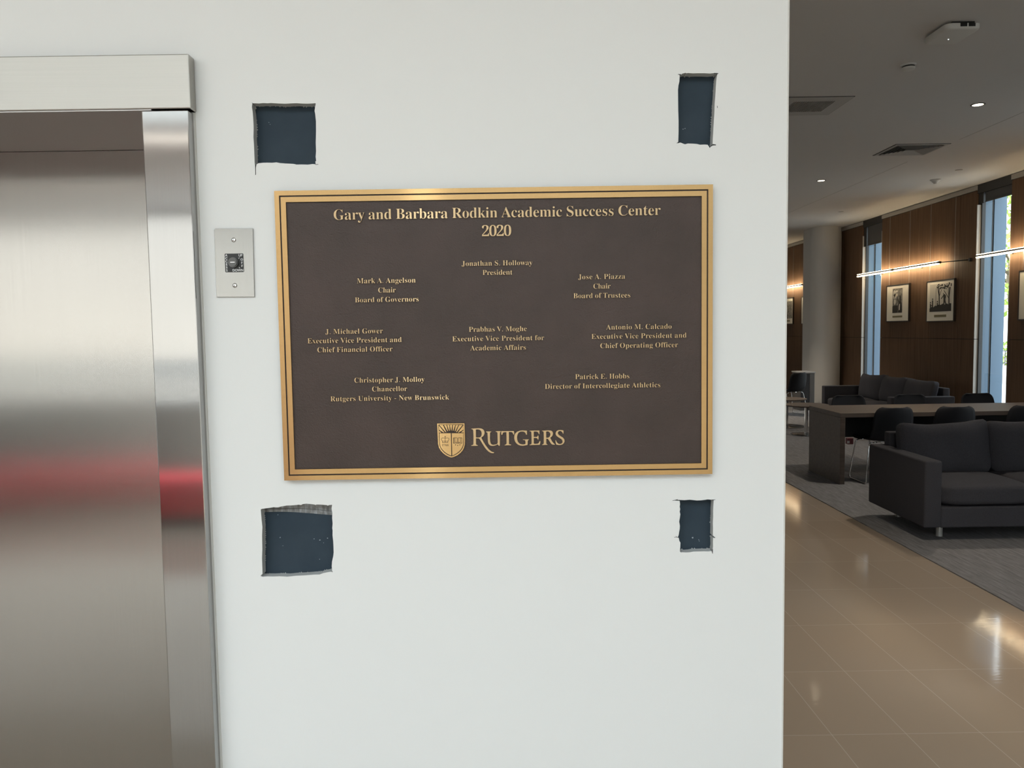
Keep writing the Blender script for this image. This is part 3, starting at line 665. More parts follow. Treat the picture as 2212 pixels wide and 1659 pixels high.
    't': (340, [[251,-14,184,-14,144,-14,115,-4,98,16,81,35,72,65,72,106,72,209,72,312,72,415,58,415,44,415,30,415,30,425,30,436,30,446,70,484,104,519,131,550,158,581,179,608,192,631,200,631,207,631,215,631,215,575,215,518,215,462,246,462,278,462,309,462,309,446,309,431,309,415,278,415,246,415,215,415,215,317,215,220,215,122,215,101,218,86,223,76,228,65,237,60,250,60,273,60,292,77,307,111,315,107,323,102,331,98,300,23]]),
    'u': (558, [[224,-15,195,-15,149,-15,116,-1,97,26,78,52,68,92,68,144,68,219,68,294,68,369,68,392,65,410,59,421,52,431,38,437,17,438,17,446,17,454,17,462,82,462,146,462,211,462,211,345,211,227,211,110,211,93,216,79,225,69,234,58,246,53,263,53,294,53,319,68,340,98,340,188,340,279,340,369,340,394,336,412,329,422,322,432,306,437,282,438,282,446,282,454,282,462,349,462,415,462,482,462,482,343,482,223,482,104,482,81,486,66,493,58,500,50,515,45,536,44,536,36,536,27,536,19,481,19,416,8,340,-15,340,10,340,35,340,60,323,37,302,18,277,5,252,-8]]),
    'v': (456, [[221,-15,212,-15,160,113,109,241,57,369,48,390,40,407,33,419,26,430,13,436,-4,437,-4,445,-4,454,-4,462,79,462,161,462,244,462,244,454,244,446,244,438,240,438,236,438,232,438,205,438,192,429,192,411,192,407,193,403,194,399,221,327,248,254,275,182,300,247,326,311,351,376,356,390,359,400,359,405,359,427,340,438,303,438,303,446,303,454,303,462,353,462,404,462,454,462,454,454,454,447,454,439,435,435,422,427,414,415,405,403,396,385,387,362,337,236,288,111,238,-15,229,-15]]),
    'w': (647, [[191,-15,182,-15,130,121,77,258,25,394,20,407,15,417,9,424,3,431,-5,435,-16,437,-16,445,-16,454,-16,462,58,462,132,462,206,462,206,454,206,445,206,437,193,436,183,434,178,431,173,427,170,420,170,411,170,406,171,401,172,396,173,390,175,383,178,376,201,314,225,251,248,189,270,243,292,296,314,350,309,365,304,381,299,396,294,413,288,424,282,430,277,435,266,438,250,439,250,447,250,454,250,462,327,462,404,462,481,462,481,454,481,445,481,437,454,436,440,427,440,411,440,408,440,405,441,401,442,396,442,393,443,390,462,330,481,270,500,210,523,267,546,324,569,381,574,392,576,402,576,410,576,419,573,426,566,430,558,434,547,437,530,439,530,447,530,454,530,462,574,462,619,462,663,462,663,454,663,447,663,439,649,438,639,433,633,424,626,414,620,401,613,384,560,251,506,118,453,-15,445,-15,438,-15,430,-15,397,88,365,190,332,293,291,190,249,88,208,-15,199,-15]]),
    'x': (475, [[63,0,7,0,7,7,7,15,7,22,37,30,65,51,92,84,122,124,153,163,183,203,143,266,104,329,64,392,46,420,27,435,6,437,6,445,6,454,6,462,88,462,169,462,251,462,251,454,251,446,251,438,223,438,209,431,209,417,209,412,213,402,222,387,239,360,256,333,273,306,293,331,313,357,333,382,344,395,349,406,349,415,349,424,345,429,338,432,331,435,318,437,299,438,299,446,299,454,299,462,354,462,408,462,463,462,463,455,463,448,463,441,435,435,407,414,378,378,350,343,323,309,295,274,341,201,388,127,434,54,440,45,446,37,451,32,456,27,464,24,475,23,475,15,475,8,475,0,394,0,312,0,231,0,231,8,231,16,231,24,246,24,257,25,265,29,272,32,276,38,276,45,276,56,270,70,258,88,240,115,223,143,205,170,185,144,165,117,145,91,132,74,126,61,126,51,126,32,141,22,170,22,172,22,173,22,175,22,175,15,175,7,175,0,119,0]]),
    'y': (447, [[103,-209,78,-209,53,-209,32,-201,15,-186,-2,-171,-10,-150,-10,-125,-10,-108,-4,-92,7,-79,18,-66,34,-59,53,-59,70,-59,84,-64,95,-73,106,-83,111,-96,111,-113,111,-116,111,-118,111,-121,110,-124,110,-127,110,-130,110,-141,116,-147,128,-147,139,-147,153,-135,170,-110,179,-97,186,-83,193,-66,199,-49,204,-30,209,-7,157,120,106,246,54,373,48,388,42,401,37,410,31,419,26,425,23,428,17,434,8,437,-5,437,-6,437,-6,437,-7,437,-7,445,-7,454,-7,462,76,462,158,462,241,462,241,454,241,445,241,437,222,436,209,434,202,431,195,428,191,420,191,409,191,406,192,402,193,397,194,392,196,387,198,382,224,314,250,245,276,177,298,238,321,298,343,359,347,370,350,379,352,387,353,395,354,402,354,408,354,419,350,427,342,431,333,435,320,437,302,437,302,445,302,454,302,462,350,462,398,462,446,462,446,454,446,445,446,437,432,437,421,431,413,418,404,405,395,386,386,361,338,229,289,96,241,-36,224,-82,208,-118,193,-143,177,-168,160,-185,142,-195,124,-204]]),
    'z': (436, [[146,0,19,0,19,7,19,14,19,21,96,157,173,292,250,428,230,428,211,428,191,428,154,428,127,420,108,405,88,389,74,361,65,322,56,322,48,322,39,322,42,369,44,415,47,462,168,462,288,462,409,462,409,452,409,443,409,433,335,301,261,169,187,37,200,37,214,37,227,37,274,37,309,46,332,65,355,84,373,115,387,160,395,160,403,160,411,160,407,107,403,53,399,0,272,0]]),
}
TEXT_LINES = [
    ('Gary and Barbara Rodkin Academic Success Center', -0.3622, 0.314, 1.8571, 0.021, 't'),
    ('2020', -0.0564, 0.0057, 1.819, 0.0217, 't'),
    ('Jonathan S. Holloway', -0.0985, 0.0479, 1.7586, 0.0103, 0),
    ('President', -0.056, 0.0061, 1.7394, 0.0103, 0),
    ('Mark A. Angelson', -0.3172, -0.1951, 1.726, 0.0105, 1),
    ('Chair', -0.2738, -0.2373, 1.7063, 0.0103, 1),
    ('Board of Governors', -0.3225, -0.1894, 1.6868, 0.0103, 1),
    ('Jose A. Piazza', 0.1431, 0.2404, 1.7275, 0.0103, 2),
    ('Chair', 0.1739, 0.2098, 1.7077, 0.0103, 2),
    ('Board of Trustees', 0.1323, 0.2515, 1.6885, 0.0103, 2),
    ('J. Michael Gower', -0.3856, -0.2662, 1.6219, 0.0103, 3),
    ('Executive Vice President and', -0.424, -0.2272, 1.6031, 0.0103, 3),
    ('Chief Financial Officer', -0.4043, -0.2471, 1.584, 0.0103, 3),
    ('Prabhas V. Moghe', -0.0867, 0.0345, 1.622, 0.0103, 4),
    ('Executive Vice President for', -0.1215, 0.0702, 1.6026, 0.0103, 4),
    ('Academic Affairs', -0.084, 0.0324, 1.5831, 0.0103, 4),
    ('Antonio M. Calcado', 0.2005, 0.3371, 1.6223, 0.0103, 5),
    ('Executive Vice President and', 0.1692, 0.3681, 1.6033, 0.0103, 5),
    ('Chief Operating Officer', 0.1873, 0.3499, 1.5837, 0.0103, 5),
    ('Christopher J. Molloy', -0.3288, -0.1816, 1.5193, 0.0103, 6),
    ('Chancellor', -0.2922, -0.2185, 1.5002, 0.0103, 6),
    ('Rutgers University - New Brunswick', -0.3798, -0.1312, 1.4809, 0.0103, 6),
    ('Patrick E. Hobbs', 0.1344, 0.2486, 1.5197, 0.0103, 7),
    ('Director of Intercollegiate Athletics', 0.0707, 0.3135, 1.5002, 0.0103, 7),
]
HOLE_1 = [(-0.5256, 2.1), (-0.5118, 2.0992), (-0.5037, 2.1), (-0.4945, 2.0994), (-0.4875, 2.0999), (-0.4737, 2.0988), (-0.4576, 2.0979), (-0.4461, 2.0985), (-0.4345, 2.0987), (-0.423, 2.0978), (-0.4115, 2.0974), (-0.4, 2.0978), (-0.3959, 2.0984), (-0.3948, 2.0976), (-0.3965, 2.0903), (-0.3979, 2.0824), (-0.3967, 2.0767), (-0.3963, 2.0699), (-0.3956, 2.0609), (-0.3961, 2.0405), (-0.3975, 2.0178), (-0.3973, 2.0008), (-0.3986, 1.9894), (-0.3977, 1.9808), (-0.3994, 1.9801), (-0.3991, 1.974), (-0.4051, 1.9747), (-0.4156, 1.9735), (-0.4283, 1.9741), (-0.4387, 1.974), (-0.4445, 1.9755), (-0.4618, 1.9766), (-0.4734, 1.9777), (-0.4803, 1.9792), (-0.4896, 1.9784), (-0.4988, 1.9788), (-0.5081, 1.9787), (-0.5174, 1.9781), (-0.5215, 1.9758), (-0.5233, 1.9696), (-0.5236, 1.9547), (-0.525, 1.9543), (-0.5248, 1.965), (-0.5251, 1.9741), (-0.5256, 1.981), (-0.5256, 1.9878), (-0.5255, 2.0083), (-0.5256, 2.0197), (-0.5261, 2.031), (-0.5249, 2.0492), (-0.525, 2.065), (-0.5257, 2.082), (-0.527, 2.0922)]
HOLE_2 = [(-0.537, 1.2509), (-0.5251, 1.2522), (-0.5124, 1.2543), (-0.5024, 1.2536), (-0.4949, 1.2556), (-0.4835, 1.2574), (-0.4697, 1.2575), (-0.4578, 1.2588), (-0.4534, 1.2575), (-0.4496, 1.2599), (-0.442, 1.2608), (-0.432, 1.2597), (-0.4246, 1.2585), (-0.4227, 1.257), (-0.4202, 1.2585), (-0.412, 1.2583), (-0.3983, 1.2569), (-0.3958, 1.2553), (-0.3939, 1.2568), (-0.387, 1.2574), (-0.3882, 1.2498), (-0.3869, 1.2396), (-0.3876, 1.2282), (-0.387, 1.2167), (-0.3881, 1.2066), (-0.3875, 1.2014), (-0.388, 1.1912), (-0.3869, 1.1785), (-0.3867, 1.1657), (-0.3866, 1.1542), (-0.3879, 1.1452), (-0.3908, 1.1337), (-0.3917, 1.1235), (-0.3913, 1.1157), (-0.3908, 1.1119), (-0.4003, 1.1107), (-0.4105, 1.109), (-0.4181, 1.1059), (-0.4307, 1.1058), (-0.4421, 1.105), (-0.4573, 1.1042), (-0.4699, 1.1039), (-0.4876, 1.1023), (-0.5052, 1.1034), (-0.5204, 1.1029), (-0.5304, 1.1033), (-0.5405, 1.1029), (-0.5443, 1.104), (-0.541, 1.1078), (-0.541, 1.1245), (-0.5409, 1.1438), (-0.5396, 1.1629), (-0.5392, 1.1808), (-0.539, 1.1936), (-0.5376, 1.2114), (-0.5386, 1.2242), (-0.5392, 1.2369), (-0.5397, 1.2496)]
HOLE_3 = [(0.3549, 2.1454), (0.3599, 2.1461), (0.3607, 2.1442), (0.3622, 2.1467), (0.3697, 2.1486), (0.371, 2.1473), (0.3743, 2.1481), (0.3846, 2.1471), (0.395, 2.1473), (0.4088, 2.1471), (0.4204, 2.1463), (0.4307, 2.1473), (0.4365, 2.147), (0.4342, 2.1412), (0.4329, 2.1299), (0.432, 2.1164), (0.4311, 2.1007), (0.4297, 2.0849), (0.4293, 2.0668), (0.4282, 2.0509), (0.4273, 2.0339), (0.4262, 2.0169), (0.4258, 2.0033), (0.4323, 2.0026), (0.4327, 2.0009), (0.426, 2.0003), (0.4218, 1.9976), (0.4195, 1.9952), (0.4178, 1.9989), (0.4155, 2.0021), (0.4091, 2.0026), (0.3998, 2.0023), (0.3928, 2.004), (0.3836, 2.0048), (0.3743, 2.0052), (0.3685, 2.0037), (0.3639, 2.0053), (0.3592, 2.0074), (0.3523, 2.0062), (0.3518, 2.0071), (0.3544, 2.0089), (0.3551, 2.0293), (0.3551, 2.052), (0.3544, 2.0724), (0.3542, 2.0972), (0.354, 2.1142), (0.3549, 2.1232), (0.3568, 2.131), (0.3577, 2.1434)]
HOLE_4 = [(0.3425, 1.2552), (0.3506, 1.2569), (0.3586, 1.2562), (0.3676, 1.2557), (0.3784, 1.2565), (0.3864, 1.2556), (0.3936, 1.2546), (0.4026, 1.2548), (0.4097, 1.2556), (0.4169, 1.2566), (0.4241, 1.2559), (0.4326, 1.2562), (0.4299, 1.2544), (0.4293, 1.2435), (0.4286, 1.2317), (0.4288, 1.219), (0.4281, 1.2044), (0.4285, 1.1935), (0.4282, 1.1798), (0.4287, 1.1761), (0.4328, 1.1735), (0.4314, 1.1723), (0.4286, 1.1734), (0.4284, 1.1615), (0.4288, 1.1542), (0.4277, 1.146), (0.4281, 1.1396), (0.427, 1.1391), (0.4257, 1.1442), (0.4189, 1.1434), (0.4081, 1.1437), (0.3973, 1.1435), (0.3865, 1.1435), (0.3793, 1.1421), (0.3703, 1.1417), (0.3631, 1.1424), (0.3586, 1.1421), (0.3572, 1.1452), (0.3581, 1.1525), (0.3586, 1.1635), (0.3563, 1.1672), (0.355, 1.1736), (0.3523, 1.1748), (0.346, 1.175), (0.3462, 1.1758), (0.3532, 1.1758), (0.3548, 1.18), (0.3559, 1.1873), (0.357, 1.1928), (0.3575, 1.2), (0.3559, 1.2092), (0.3575, 1.2183), (0.3584, 1.2255), (0.357, 1.231), (0.3581, 1.2364), (0.357, 1.2419), (0.3579, 1.2473), (0.357, 1.2541), (0.3506, 1.2549)]
WORDMARK = [[(-0.08543, 1.41853), (-0.07564, 1.41918), (-0.06929, 1.41935), (-0.06454, 1.41874), (-0.06087, 1.41709), (-0.05854, 1.41439), (-0.05738, 1.41065), (-0.05776, 1.40719), (-0.05898, 1.40428), (-0.06114, 1.40165), (-0.06435, 1.39957), (-0.06283, 1.39555), (-0.05976, 1.38964), (-0.05616, 1.38371), (-0.05202, 1.37778), (-0.04787, 1.37291), (-0.04369, 1.36964), (-0.04053, 1.36809), (-0.03799, 1.36784), (-0.03855, 1.36593), (-0.04163, 1.36576), (-0.04533, 1.36657), (-0.04952, 1.36919), (-0.05369, 1.37326), (-0.05784, 1.37867), (-0.06195, 1.3854), (-0.06555, 1.39186), (-0.06812, 1.39616), (-0.0702, 1.39779), (-0.07576, 1.39788), (-0.07596, 1.38668), (-0.07547, 1.38454), (-0.07179, 1.38299), (-0.07208, 1.38193), (-0.08611, 1.38204), (-0.08593, 1.3831), (-0.08236, 1.38438), (-0.08126, 1.38677), (-0.08096, 1.40275), (-0.08129, 1.41394), (-0.08203, 1.41662), (-0.08529, 1.41762)], [(-0.07569, 1.41652), (-0.07198, 1.41689), (-0.06829, 1.41614), (-0.06542, 1.41397), (-0.06389, 1.41075), (-0.06358, 1.40728), (-0.06428, 1.40356), (-0.06645, 1.4004), (-0.07017, 1.39966), (-0.07572, 1.3999)], [(-0.05461, 1.41183), (-0.04879, 1.41238), (-0.04298, 1.41187), (-0.04326, 1.41096), (-0.04565, 1.4102), (-0.04606, 1.40755), (-0.04624, 1.39689), (-0.04572, 1.39049), (-0.04447, 1.3862), (-0.04186, 1.38403), (-0.03815, 1.3837), (-0.0339, 1.38444), (-0.0307, 1.38599), (-0.03012, 1.38918), (-0.03026, 1.39665), (-0.03035, 1.40731), (-0.03084, 1.41024), (-0.03373, 1.41108), (-0.03398, 1.41215), (-0.02974, 1.41262), (-0.02339, 1.41252), (-0.02277, 1.41156), (-0.02448, 1.41068), (-0.02517, 1.40723), (-0.02555, 1.38378), (-0.0259, 1.38165), (-0.02707, 1.38113), (-0.02864, 1.38222), (-0.02994, 1.38384), (-0.03046, 1.38465), (-0.03394, 1.38257), (-0.03872, 1.38142), (-0.04349, 1.38149), (-0.04717, 1.38304), (-0.0495, 1.38601), (-0.05065, 1.39003), (-0.05101, 1.39697), (-0.05125, 1.40763), (-0.052, 1.41003), (-0.05437, 1.4106)], [(-0.02207, 1.4125), (-0.01388, 1.41227), (0.00443, 1.41231), (0.005, 1.40783), (0.00453, 1.40464), (0.0032, 1.40455), (0.00193, 1.40814), (-0.00016, 1.41004), (-0.00332, 1.41035), (-0.00623, 1.4104), (-0.00621, 1.40161), (-0.00634, 1.38615), (-0.00557, 1.38427), (-0.00188, 1.38341), (-0.00206, 1.38208), (-0.01551, 1.38213), (-0.0156, 1.38309), (-0.01273, 1.38411), (-0.01153, 1.38596), (-0.0115, 1.40169), (-0.01169, 1.41021), (-0.01603, 1.41002), (-0.01869, 1.40899), (-0.01992, 1.40475), (-0.0222, 1.40441), (-0.02249, 1.40932)], [(0.03193, 1.41248), (0.03198, 1.40422), (0.02996, 1.40398), (0.02869, 1.40773), (0.02581, 1.41017), (0.02212, 1.41087), (0.01736, 1.41057), (0.01388, 1.40823), (0.01171, 1.40426), (0.01084, 1.39922), (0.01119, 1.39388), (0.01281, 1.38879), (0.01593, 1.38527), (0.02015, 1.38371), (0.02491, 1.38354), (0.0281, 1.38445), (0.02842, 1.38828), (0.02767, 1.39149), (0.02663, 1.39258), (0.02319, 1.3929), (0.02294, 1.39397), (0.03565, 1.39414), (0.03553, 1.39297), (0.03377, 1.3922), (0.0332, 1.38928), (0.03284, 1.38235), (0.02859, 1.38134), (0.02328, 1.38062), (0.01799, 1.38097), (0.01272, 1.38292), (0.00854, 1.38672), (0.00596, 1.39129), (0.00482, 1.39664), (0.00507, 1.4025), (0.00725, 1.407), (0.011, 1.4104), (0.0158, 1.41246), (0.02162, 1.41317), (0.02744, 1.41292)], [(0.03722, 1.41213), (0.04119, 1.41249), (0.05812, 1.41261), (0.05818, 1.40914), (0.05792, 1.40489), (0.05686, 1.4048), (0.05568, 1.40812), (0.0528, 1.41019), (0.04857, 1.41046), (0.04618, 1.41013), (0.04604, 1.39921), (0.05212, 1.39901), (0.05372, 1.39989), (0.05428, 1.40175), (0.05576, 1.40183), (0.05623, 1.39745), (0.05565, 1.3932), (0.05427, 1.39333), (0.05341, 1.3959), (0.05104, 1.39689), (0.04601, 1.39681), (0.04602, 1.38535), (0.0477, 1.38436), (0.05353, 1.38443), (0.05619, 1.38572), (0.05836, 1.38996), (0.05995, 1.3902), (0.05964, 1.3862), (0.05826, 1.38206), (0.05191, 1.38205), (0.03707, 1.38164), (0.03698, 1.38255), (0.04001, 1.38357), (0.04125, 1.38542), (0.0413, 1.40088), (0.04089, 1.40994), (0.03905, 1.41104), (0.03736, 1.41127)], [(0.06367, 1.41199), (0.06817, 1.41219), (0.07769, 1.41247), (0.08245, 1.41197), (0.0856, 1.40979), (0.08661, 1.40631), (0.08604, 1.40233), (0.08389, 1.39916), (0.08095, 1.39708), (0.08249, 1.39279), (0.08534, 1.38794), (0.08848, 1.38416), (0.09058, 1.38295), (0.09031, 1.3821), (0.08581, 1.38207), (0.08317, 1.38317), (0.08083, 1.38641), (0.07797, 1.39126), (0.07589, 1.39438), (0.07245, 1.39481), (0.07233, 1.38494), (0.07311, 1.38333), (0.07522, 1.38276), (0.0751, 1.3817), (0.06345, 1.38161), (0.06346, 1.38252), (0.06596, 1.38344), (0.06694, 1.38529), (0.06712, 1.40048), (0.06696, 1.40901), (0.06603, 1.41062), (0.06365, 1.41103)], [(0.07227, 1.40999), (0.07555, 1.41037), (0.07871, 1.40936), (0.08079, 1.4064), (0.08102, 1.40294), (0.07965, 1.39923), (0.07672, 1.39714), (0.07232, 1.39694)], [(0.10879, 1.41183), (0.10883, 1.40517), (0.1075, 1.40466), (0.10621, 1.40814), (0.10359, 1.41031), (0.10095, 1.41089), (0.0983, 1.40986), (0.09694, 1.40722), (0.09744, 1.40428), (0.0998, 1.40185), (0.104, 1.39912), (0.1082, 1.39612), (0.11055, 1.39236), (0.11088, 1.38862), (0.10941, 1.38491), (0.10647, 1.38228), (0.10222, 1.38101), (0.09798, 1.38108), (0.09322, 1.38206), (0.09221, 1.38624), (0.09131, 1.39132), (0.09253, 1.39157), (0.09434, 1.38727), (0.09696, 1.3843), (0.10065, 1.38317), (0.1041, 1.38392), (0.10625, 1.38629), (0.10654, 1.38922), (0.10525, 1.39244), (0.10184, 1.39516), (0.09763, 1.39762), (0.09396, 1.40061), (0.09215, 1.40436), (0.09246, 1.40809), (0.0946, 1.41098), (0.09833, 1.41279), (0.10309, 1.41298)]]
SHIELD = [(-0.15683, 1.43049), (-0.09949, 1.43014), (-0.09919, 1.41817), (-0.09901, 1.39153), (-0.09957, 1.38461), (-0.10128, 1.37823), (-0.10457, 1.37241), (-0.10944, 1.36714), (-0.11589, 1.36243), (-0.12338, 1.35907), (-0.12817, 1.35807), (-0.13292, 1.35922), (-0.13974, 1.3628), (-0.14547, 1.36716), (-0.15065, 1.37311), (-0.15422, 1.37958), (-0.15591, 1.38707), (-0.15636, 1.40307)]
SHIELD_IN = [(-0.15423, 1.42832), (-0.10165, 1.42805), (-0.10167, 1.40756), (-0.10129, 1.39157), (-0.10178, 1.38518), (-0.10337, 1.37986), (-0.10638, 1.37457), (-0.11098, 1.36957), (-0.1169, 1.36512), (-0.12332, 1.36201), (-0.12812, 1.36048), (-0.1326, 1.36188), (-0.13837, 1.36491), (-0.14384, 1.36927), (-0.14849, 1.37468), (-0.15181, 1.38061), (-0.15326, 1.38703), (-0.15398, 1.40304)]
PANEL_A = [(-0.15277, 1.40994), (-0.12845, 1.40968), (-0.12839, 1.38665), (-0.12836, 1.36198), (-0.13283, 1.36376), (-0.13833, 1.36678), (-0.14354, 1.37114), (-0.14767, 1.37601), (-0.15074, 1.38139), (-0.15205, 1.38701), (-0.15261, 1.40035)]
PANEL_B = [(-0.12649, 1.40954), (-0.10227, 1.40928), (-0.10251, 1.39159), (-0.10299, 1.38573), (-0.10452, 1.38068), (-0.10742, 1.37565), (-0.11175, 1.37091), (-0.1174, 1.36646), (-0.1233, 1.36334), (-0.1265, 1.36206), (-0.12664, 1.38662)]
RAYS = [[(-0.15318, 1.4158), (-0.15328, 1.41112), (-0.14852, 1.41105)], [(-0.15312, 1.42602), (-0.15314, 1.4174), (-0.14349, 1.41113), (-0.1418, 1.41137)], [(-0.1524, 1.4275), (-0.14474, 1.42738), (-0.13792, 1.41184), (-0.13951, 1.41214)], [(-0.14289, 1.42735), (-0.1376, 1.42727), (-0.13434, 1.41392), (-0.1355, 1.41383)], [(-0.13628, 1.42736), (-0.13126, 1.42728), (-0.13099, 1.41493), (-0.13205, 1.41468)], [(-0.1302, 1.42726), (-0.12519, 1.42719), (-0.12702, 1.41514), (-0.12818, 1.41516)], [(-0.12386, 1.42717), (-0.11884, 1.42709), (-0.12322, 1.41455), (-0.12438, 1.41457)], [(-0.11768, 1.42707), (-0.11197, 1.42698), (-0.11922, 1.41369), (-0.12043, 1.41371)], [(-0.11065, 1.42696), (-0.10326, 1.42685), (-0.11598, 1.41177), (-0.11756, 1.41196)], [(-0.10195, 1.42593), (-0.10203, 1.41662), (-0.1123, 1.41065), (-0.11361, 1.41094)], [(-0.10216, 1.41529), (-0.10214, 1.41076), (-0.107, 1.41084)]]
CREST_STROKES = [[(-0.1471, 1.39041), (-0.13467, 1.39021)], [(-0.14599, 1.39295), (-0.13541, 1.39279)], [(-0.14683, 1.39067), (-0.14678, 1.39307), (-0.14805, 1.39549), (-0.1488, 1.39763), (-0.14786, 1.39948), (-0.14531, 1.39997), (-0.14083, 1.39911)], [(-0.13493, 1.39049), (-0.13488, 1.39288), (-0.1335, 1.39526), (-0.13277, 1.39738), (-0.13369, 1.39926), (-0.13632, 1.39984), (-0.14083, 1.39911)], [(-0.14077, 1.4023), (-0.14102, 1.39031)], [(-0.1231, 1.39963), (-0.11621, 1.39979), (-0.11518, 1.39871), (-0.1154, 1.38725)], [(-0.1231, 1.39963), (-0.12343, 1.38818), (-0.11592, 1.38779)], [(-0.11993, 1.39905), (-0.12011, 1.39026), (-0.11577, 1.39019)], [(-0.10564, 1.39937), (-0.11251, 1.39974), (-0.11333, 1.39868), (-0.11355, 1.38722)], [(-0.10564, 1.39937), (-0.10575, 1.3879), (-0.11301, 1.38775)], [(-0.10856, 1.39888), (-0.10873, 1.39008), (-0.11323, 1.39015)], [(-0.12194, 1.39908), (-0.12216, 1.38842)]]
CREST_DOTS = [(-0.14076, 1.40251), (-0.11916, 1.38464), (-0.11458, 1.3835), (-0.11006, 1.3845)]

# ------------------------------------------------------------------ room shell
XL = -9.0
floor = obj('floor', bx((XL, YB - 0.3, -0.2), (XW + 0.05, YF, 0.0)), M['tile'])
tag(floor, 'polished beige rectangular tile floor running through to the lounge', 'floor', kind='structure')
carpet = obj('floor_carpet', bx((2.878, 2.55, 0.0), (XW, YF, 0.007)), M['carpet'])
tag(carpet, 'grey streaked loop carpet under the lounge sofas and long table', 'carpet', kind='structure')
SKX0, SKX1, SKY0, SKY1 = -6.0, 2.5, -4.2, -1.2      # added foyer roof light, brightens the plaque wall from above
bm = nb()
box(bm, (XL - 0.3, SKY1, CEIL), (XW + 0.45, YF + 0.3, CEIL + 0.35))
box(bm, (XL - 0.3, YB - 0.3, CEIL), (XW + 0.45, SKY0, CEIL + 0.35))
box(bm, (XL - 0.3, SKY0, CEIL), (SKX0, SKY1, CEIL + 0.35))
box(bm, (SKX1, SKY0, CEIL), (XW + 0.45, SKY1, CEIL + 0.35))
ceiling = obj('ceiling', bm, M['ceiling_paint'])
sk = thing('window_8', 'large glazed roof light over the foyer behind the viewer', 'skylight', ((SKX0 + SKX1) / 2, (SKY0 + SKY1) / 2, CEIL + 0.3), kind='structure')
obj('glass', bx((SKX0, SKY0, CEIL + 0.32), (SKX1, SKY1, CEIL + 0.33)), M['glass'], sk)
tag(ceiling, 'flat off-white plaster ceiling over the lounge', 'ceiling', kind='structure')
bm = nb()
for ya, yb in ((7.4, 8.6), (9.7, 14.0)):
    box(bm, (4.945, ya, CEIL - 0.0015), (4.95, yb, CEIL))
tag(obj('trim_2', bm, M['joint']), 'hairline control joint across the lounge ceiling', 'trim', kind='structure')

# plaque wall: 22 mm board with the elevator opening and four sawn holes, wall core behind
DX0, DX1 = -1.812, -0.742      # elevator opening
outline = [(XL, 0), (DX0 - 0.02, 0), (DX0 - 0.02, 2.10), (DX1 + 0.02, 2.10), (DX1 + 0.02, 0), (XE, 0), (XE, CEIL), (XL, CEIL)]
me = curve_mesh([('P', outline)] + [('P', h) for h in (HOLE_1, HOLE_2, HOLE_3, HOLE_4)], 0.011)
me.transform(Matrix.Translation((0, YW + 0.011, 0)) @ TO_WALL)
wall_front = obj('wall_front', me, M['white_paint'])
tag(wall_front, 'smooth white painted wall carrying the bronze plaque, beside the elevator', 'wall', kind='structure')
me.materials.append(M['gypsum'])
for p in me.polygons:                      # sawn edges inside the holes show bare gypsum
    if abs(p.normal.y) < 0.5 and 'x':
        c = p.center
        if -0.60 < c.x < 0.45 and 0.9 < c.z < 2.3:
            p.material_index = 1
bm = nb()
box(bm, (XL, YW + 0.05, 0), (DX0 - 0.02, YW + 0.24, CEIL))
box(bm, (DX1 + 0.02, YW + 0.05, 0), (XE - 0.0005, YW + 0.24, CEIL))
box(bm, (DX0 - 0.02, YW + 0.05, 2.10), (DX1 + 0.02, YW + 0.24, CEIL))
box(bm, (XE - 0.05, YW + 0.0221, 0), (XE - 0.0005, YW + 0.05, CEIL))
box(bm, (XL, YW + 0.0221, CEIL - 0.1), (XE - 0.05, YW + 0.05, CEIL))
obj('wall_core', bm, M['white_paint'], wall_front)
bm = nb()
tube(bm, [(XE - 0.0015, YW - 0.0004, 0), (XE - 0.0015, YW - 0.0004, CEIL)], 0.0016, 8)
obj('corner_bead', bm, M['trim_white'], wall_front)

# elevator shaft walls behind the plaque wall (closed off) and the lounge's left side
sh = obj('wall_rear', bx((DX0 - 0.2, 2.05, 0), (XE - 0.2, 2.2, CEIL)), M['white_paint'])
tag(sh, 'plain wall of the elevator shaft behind the doors', 'wall', kind='structure')
bm = nb()
box(bm, (-2.6, YW + 0.25, 0), (-2.5, 13.5, CEIL))
box(bm, (-2.6, 18.5, 0), (-2.5, YF, CEIL))
box(bm, (-2.6, 13.5, 0), (-2.5, 18.5, 0.4))
box(bm, (-2.6, 13.5, 3.4), (-2.5, 18.5, CEIL))
tag(obj('wall_left', bm, M['white_paint']), 'white side wall of the lounge hidden behind the plaque wall', 'wall', kind='structure')
tag(obj('wall_far', bx((-2.6, YF, 0), (XW + 0.4, YF + 0.2, CEIL)), M['white_paint']), 'white end wall of the lounge', 'wall', kind='structure')
tag(obj('wall_side', bx((XL - 0.2, YB, 0), (XL, YW + 0.24, CEIL)), M['white_paint']), 'white side wall of the foyer left of the elevator', 'wall', kind='structure')

# foyer back wall; its glazing is invented for daylight and steel and brass reflections
SILL, HEAD = 0.84, 3.0
bays = [(-9.0, -2.4), (-1.11, -0.75), (2.4, 6.6)]
bm = nb()
xs = [XL] + [v for b in bays for v in b] + [XW]
for a, b in ((-2.4, -1.11), (-0.75, 2.4), (6.6, XW)):
    box(bm, (a, YB - 0.2, 0), (b, YB, CEIL))
HEADS, SILLS = (HEAD, 3.55, HEAD), (SILL, 0.25, SILL)
for (a, b), hd_ in zip(bays, HEADS):
    box(bm, (a, YB - 0.2, hd_), (b, YB, CEIL))
back = obj('wall_back', bm, M['white_paint'])
tag(back, 'white foyer wall behind the viewer with tall glazing, mirrored in the elevator door', 'wall', kind='structure')
bm = nb()
for (a, b), sl_ in zip(bays, SILLS):
    box(bm, (a, YB - 0.2, 0), (b, YB, sl_))
obj('sill_wall', bm, M['sill_dark'], back)
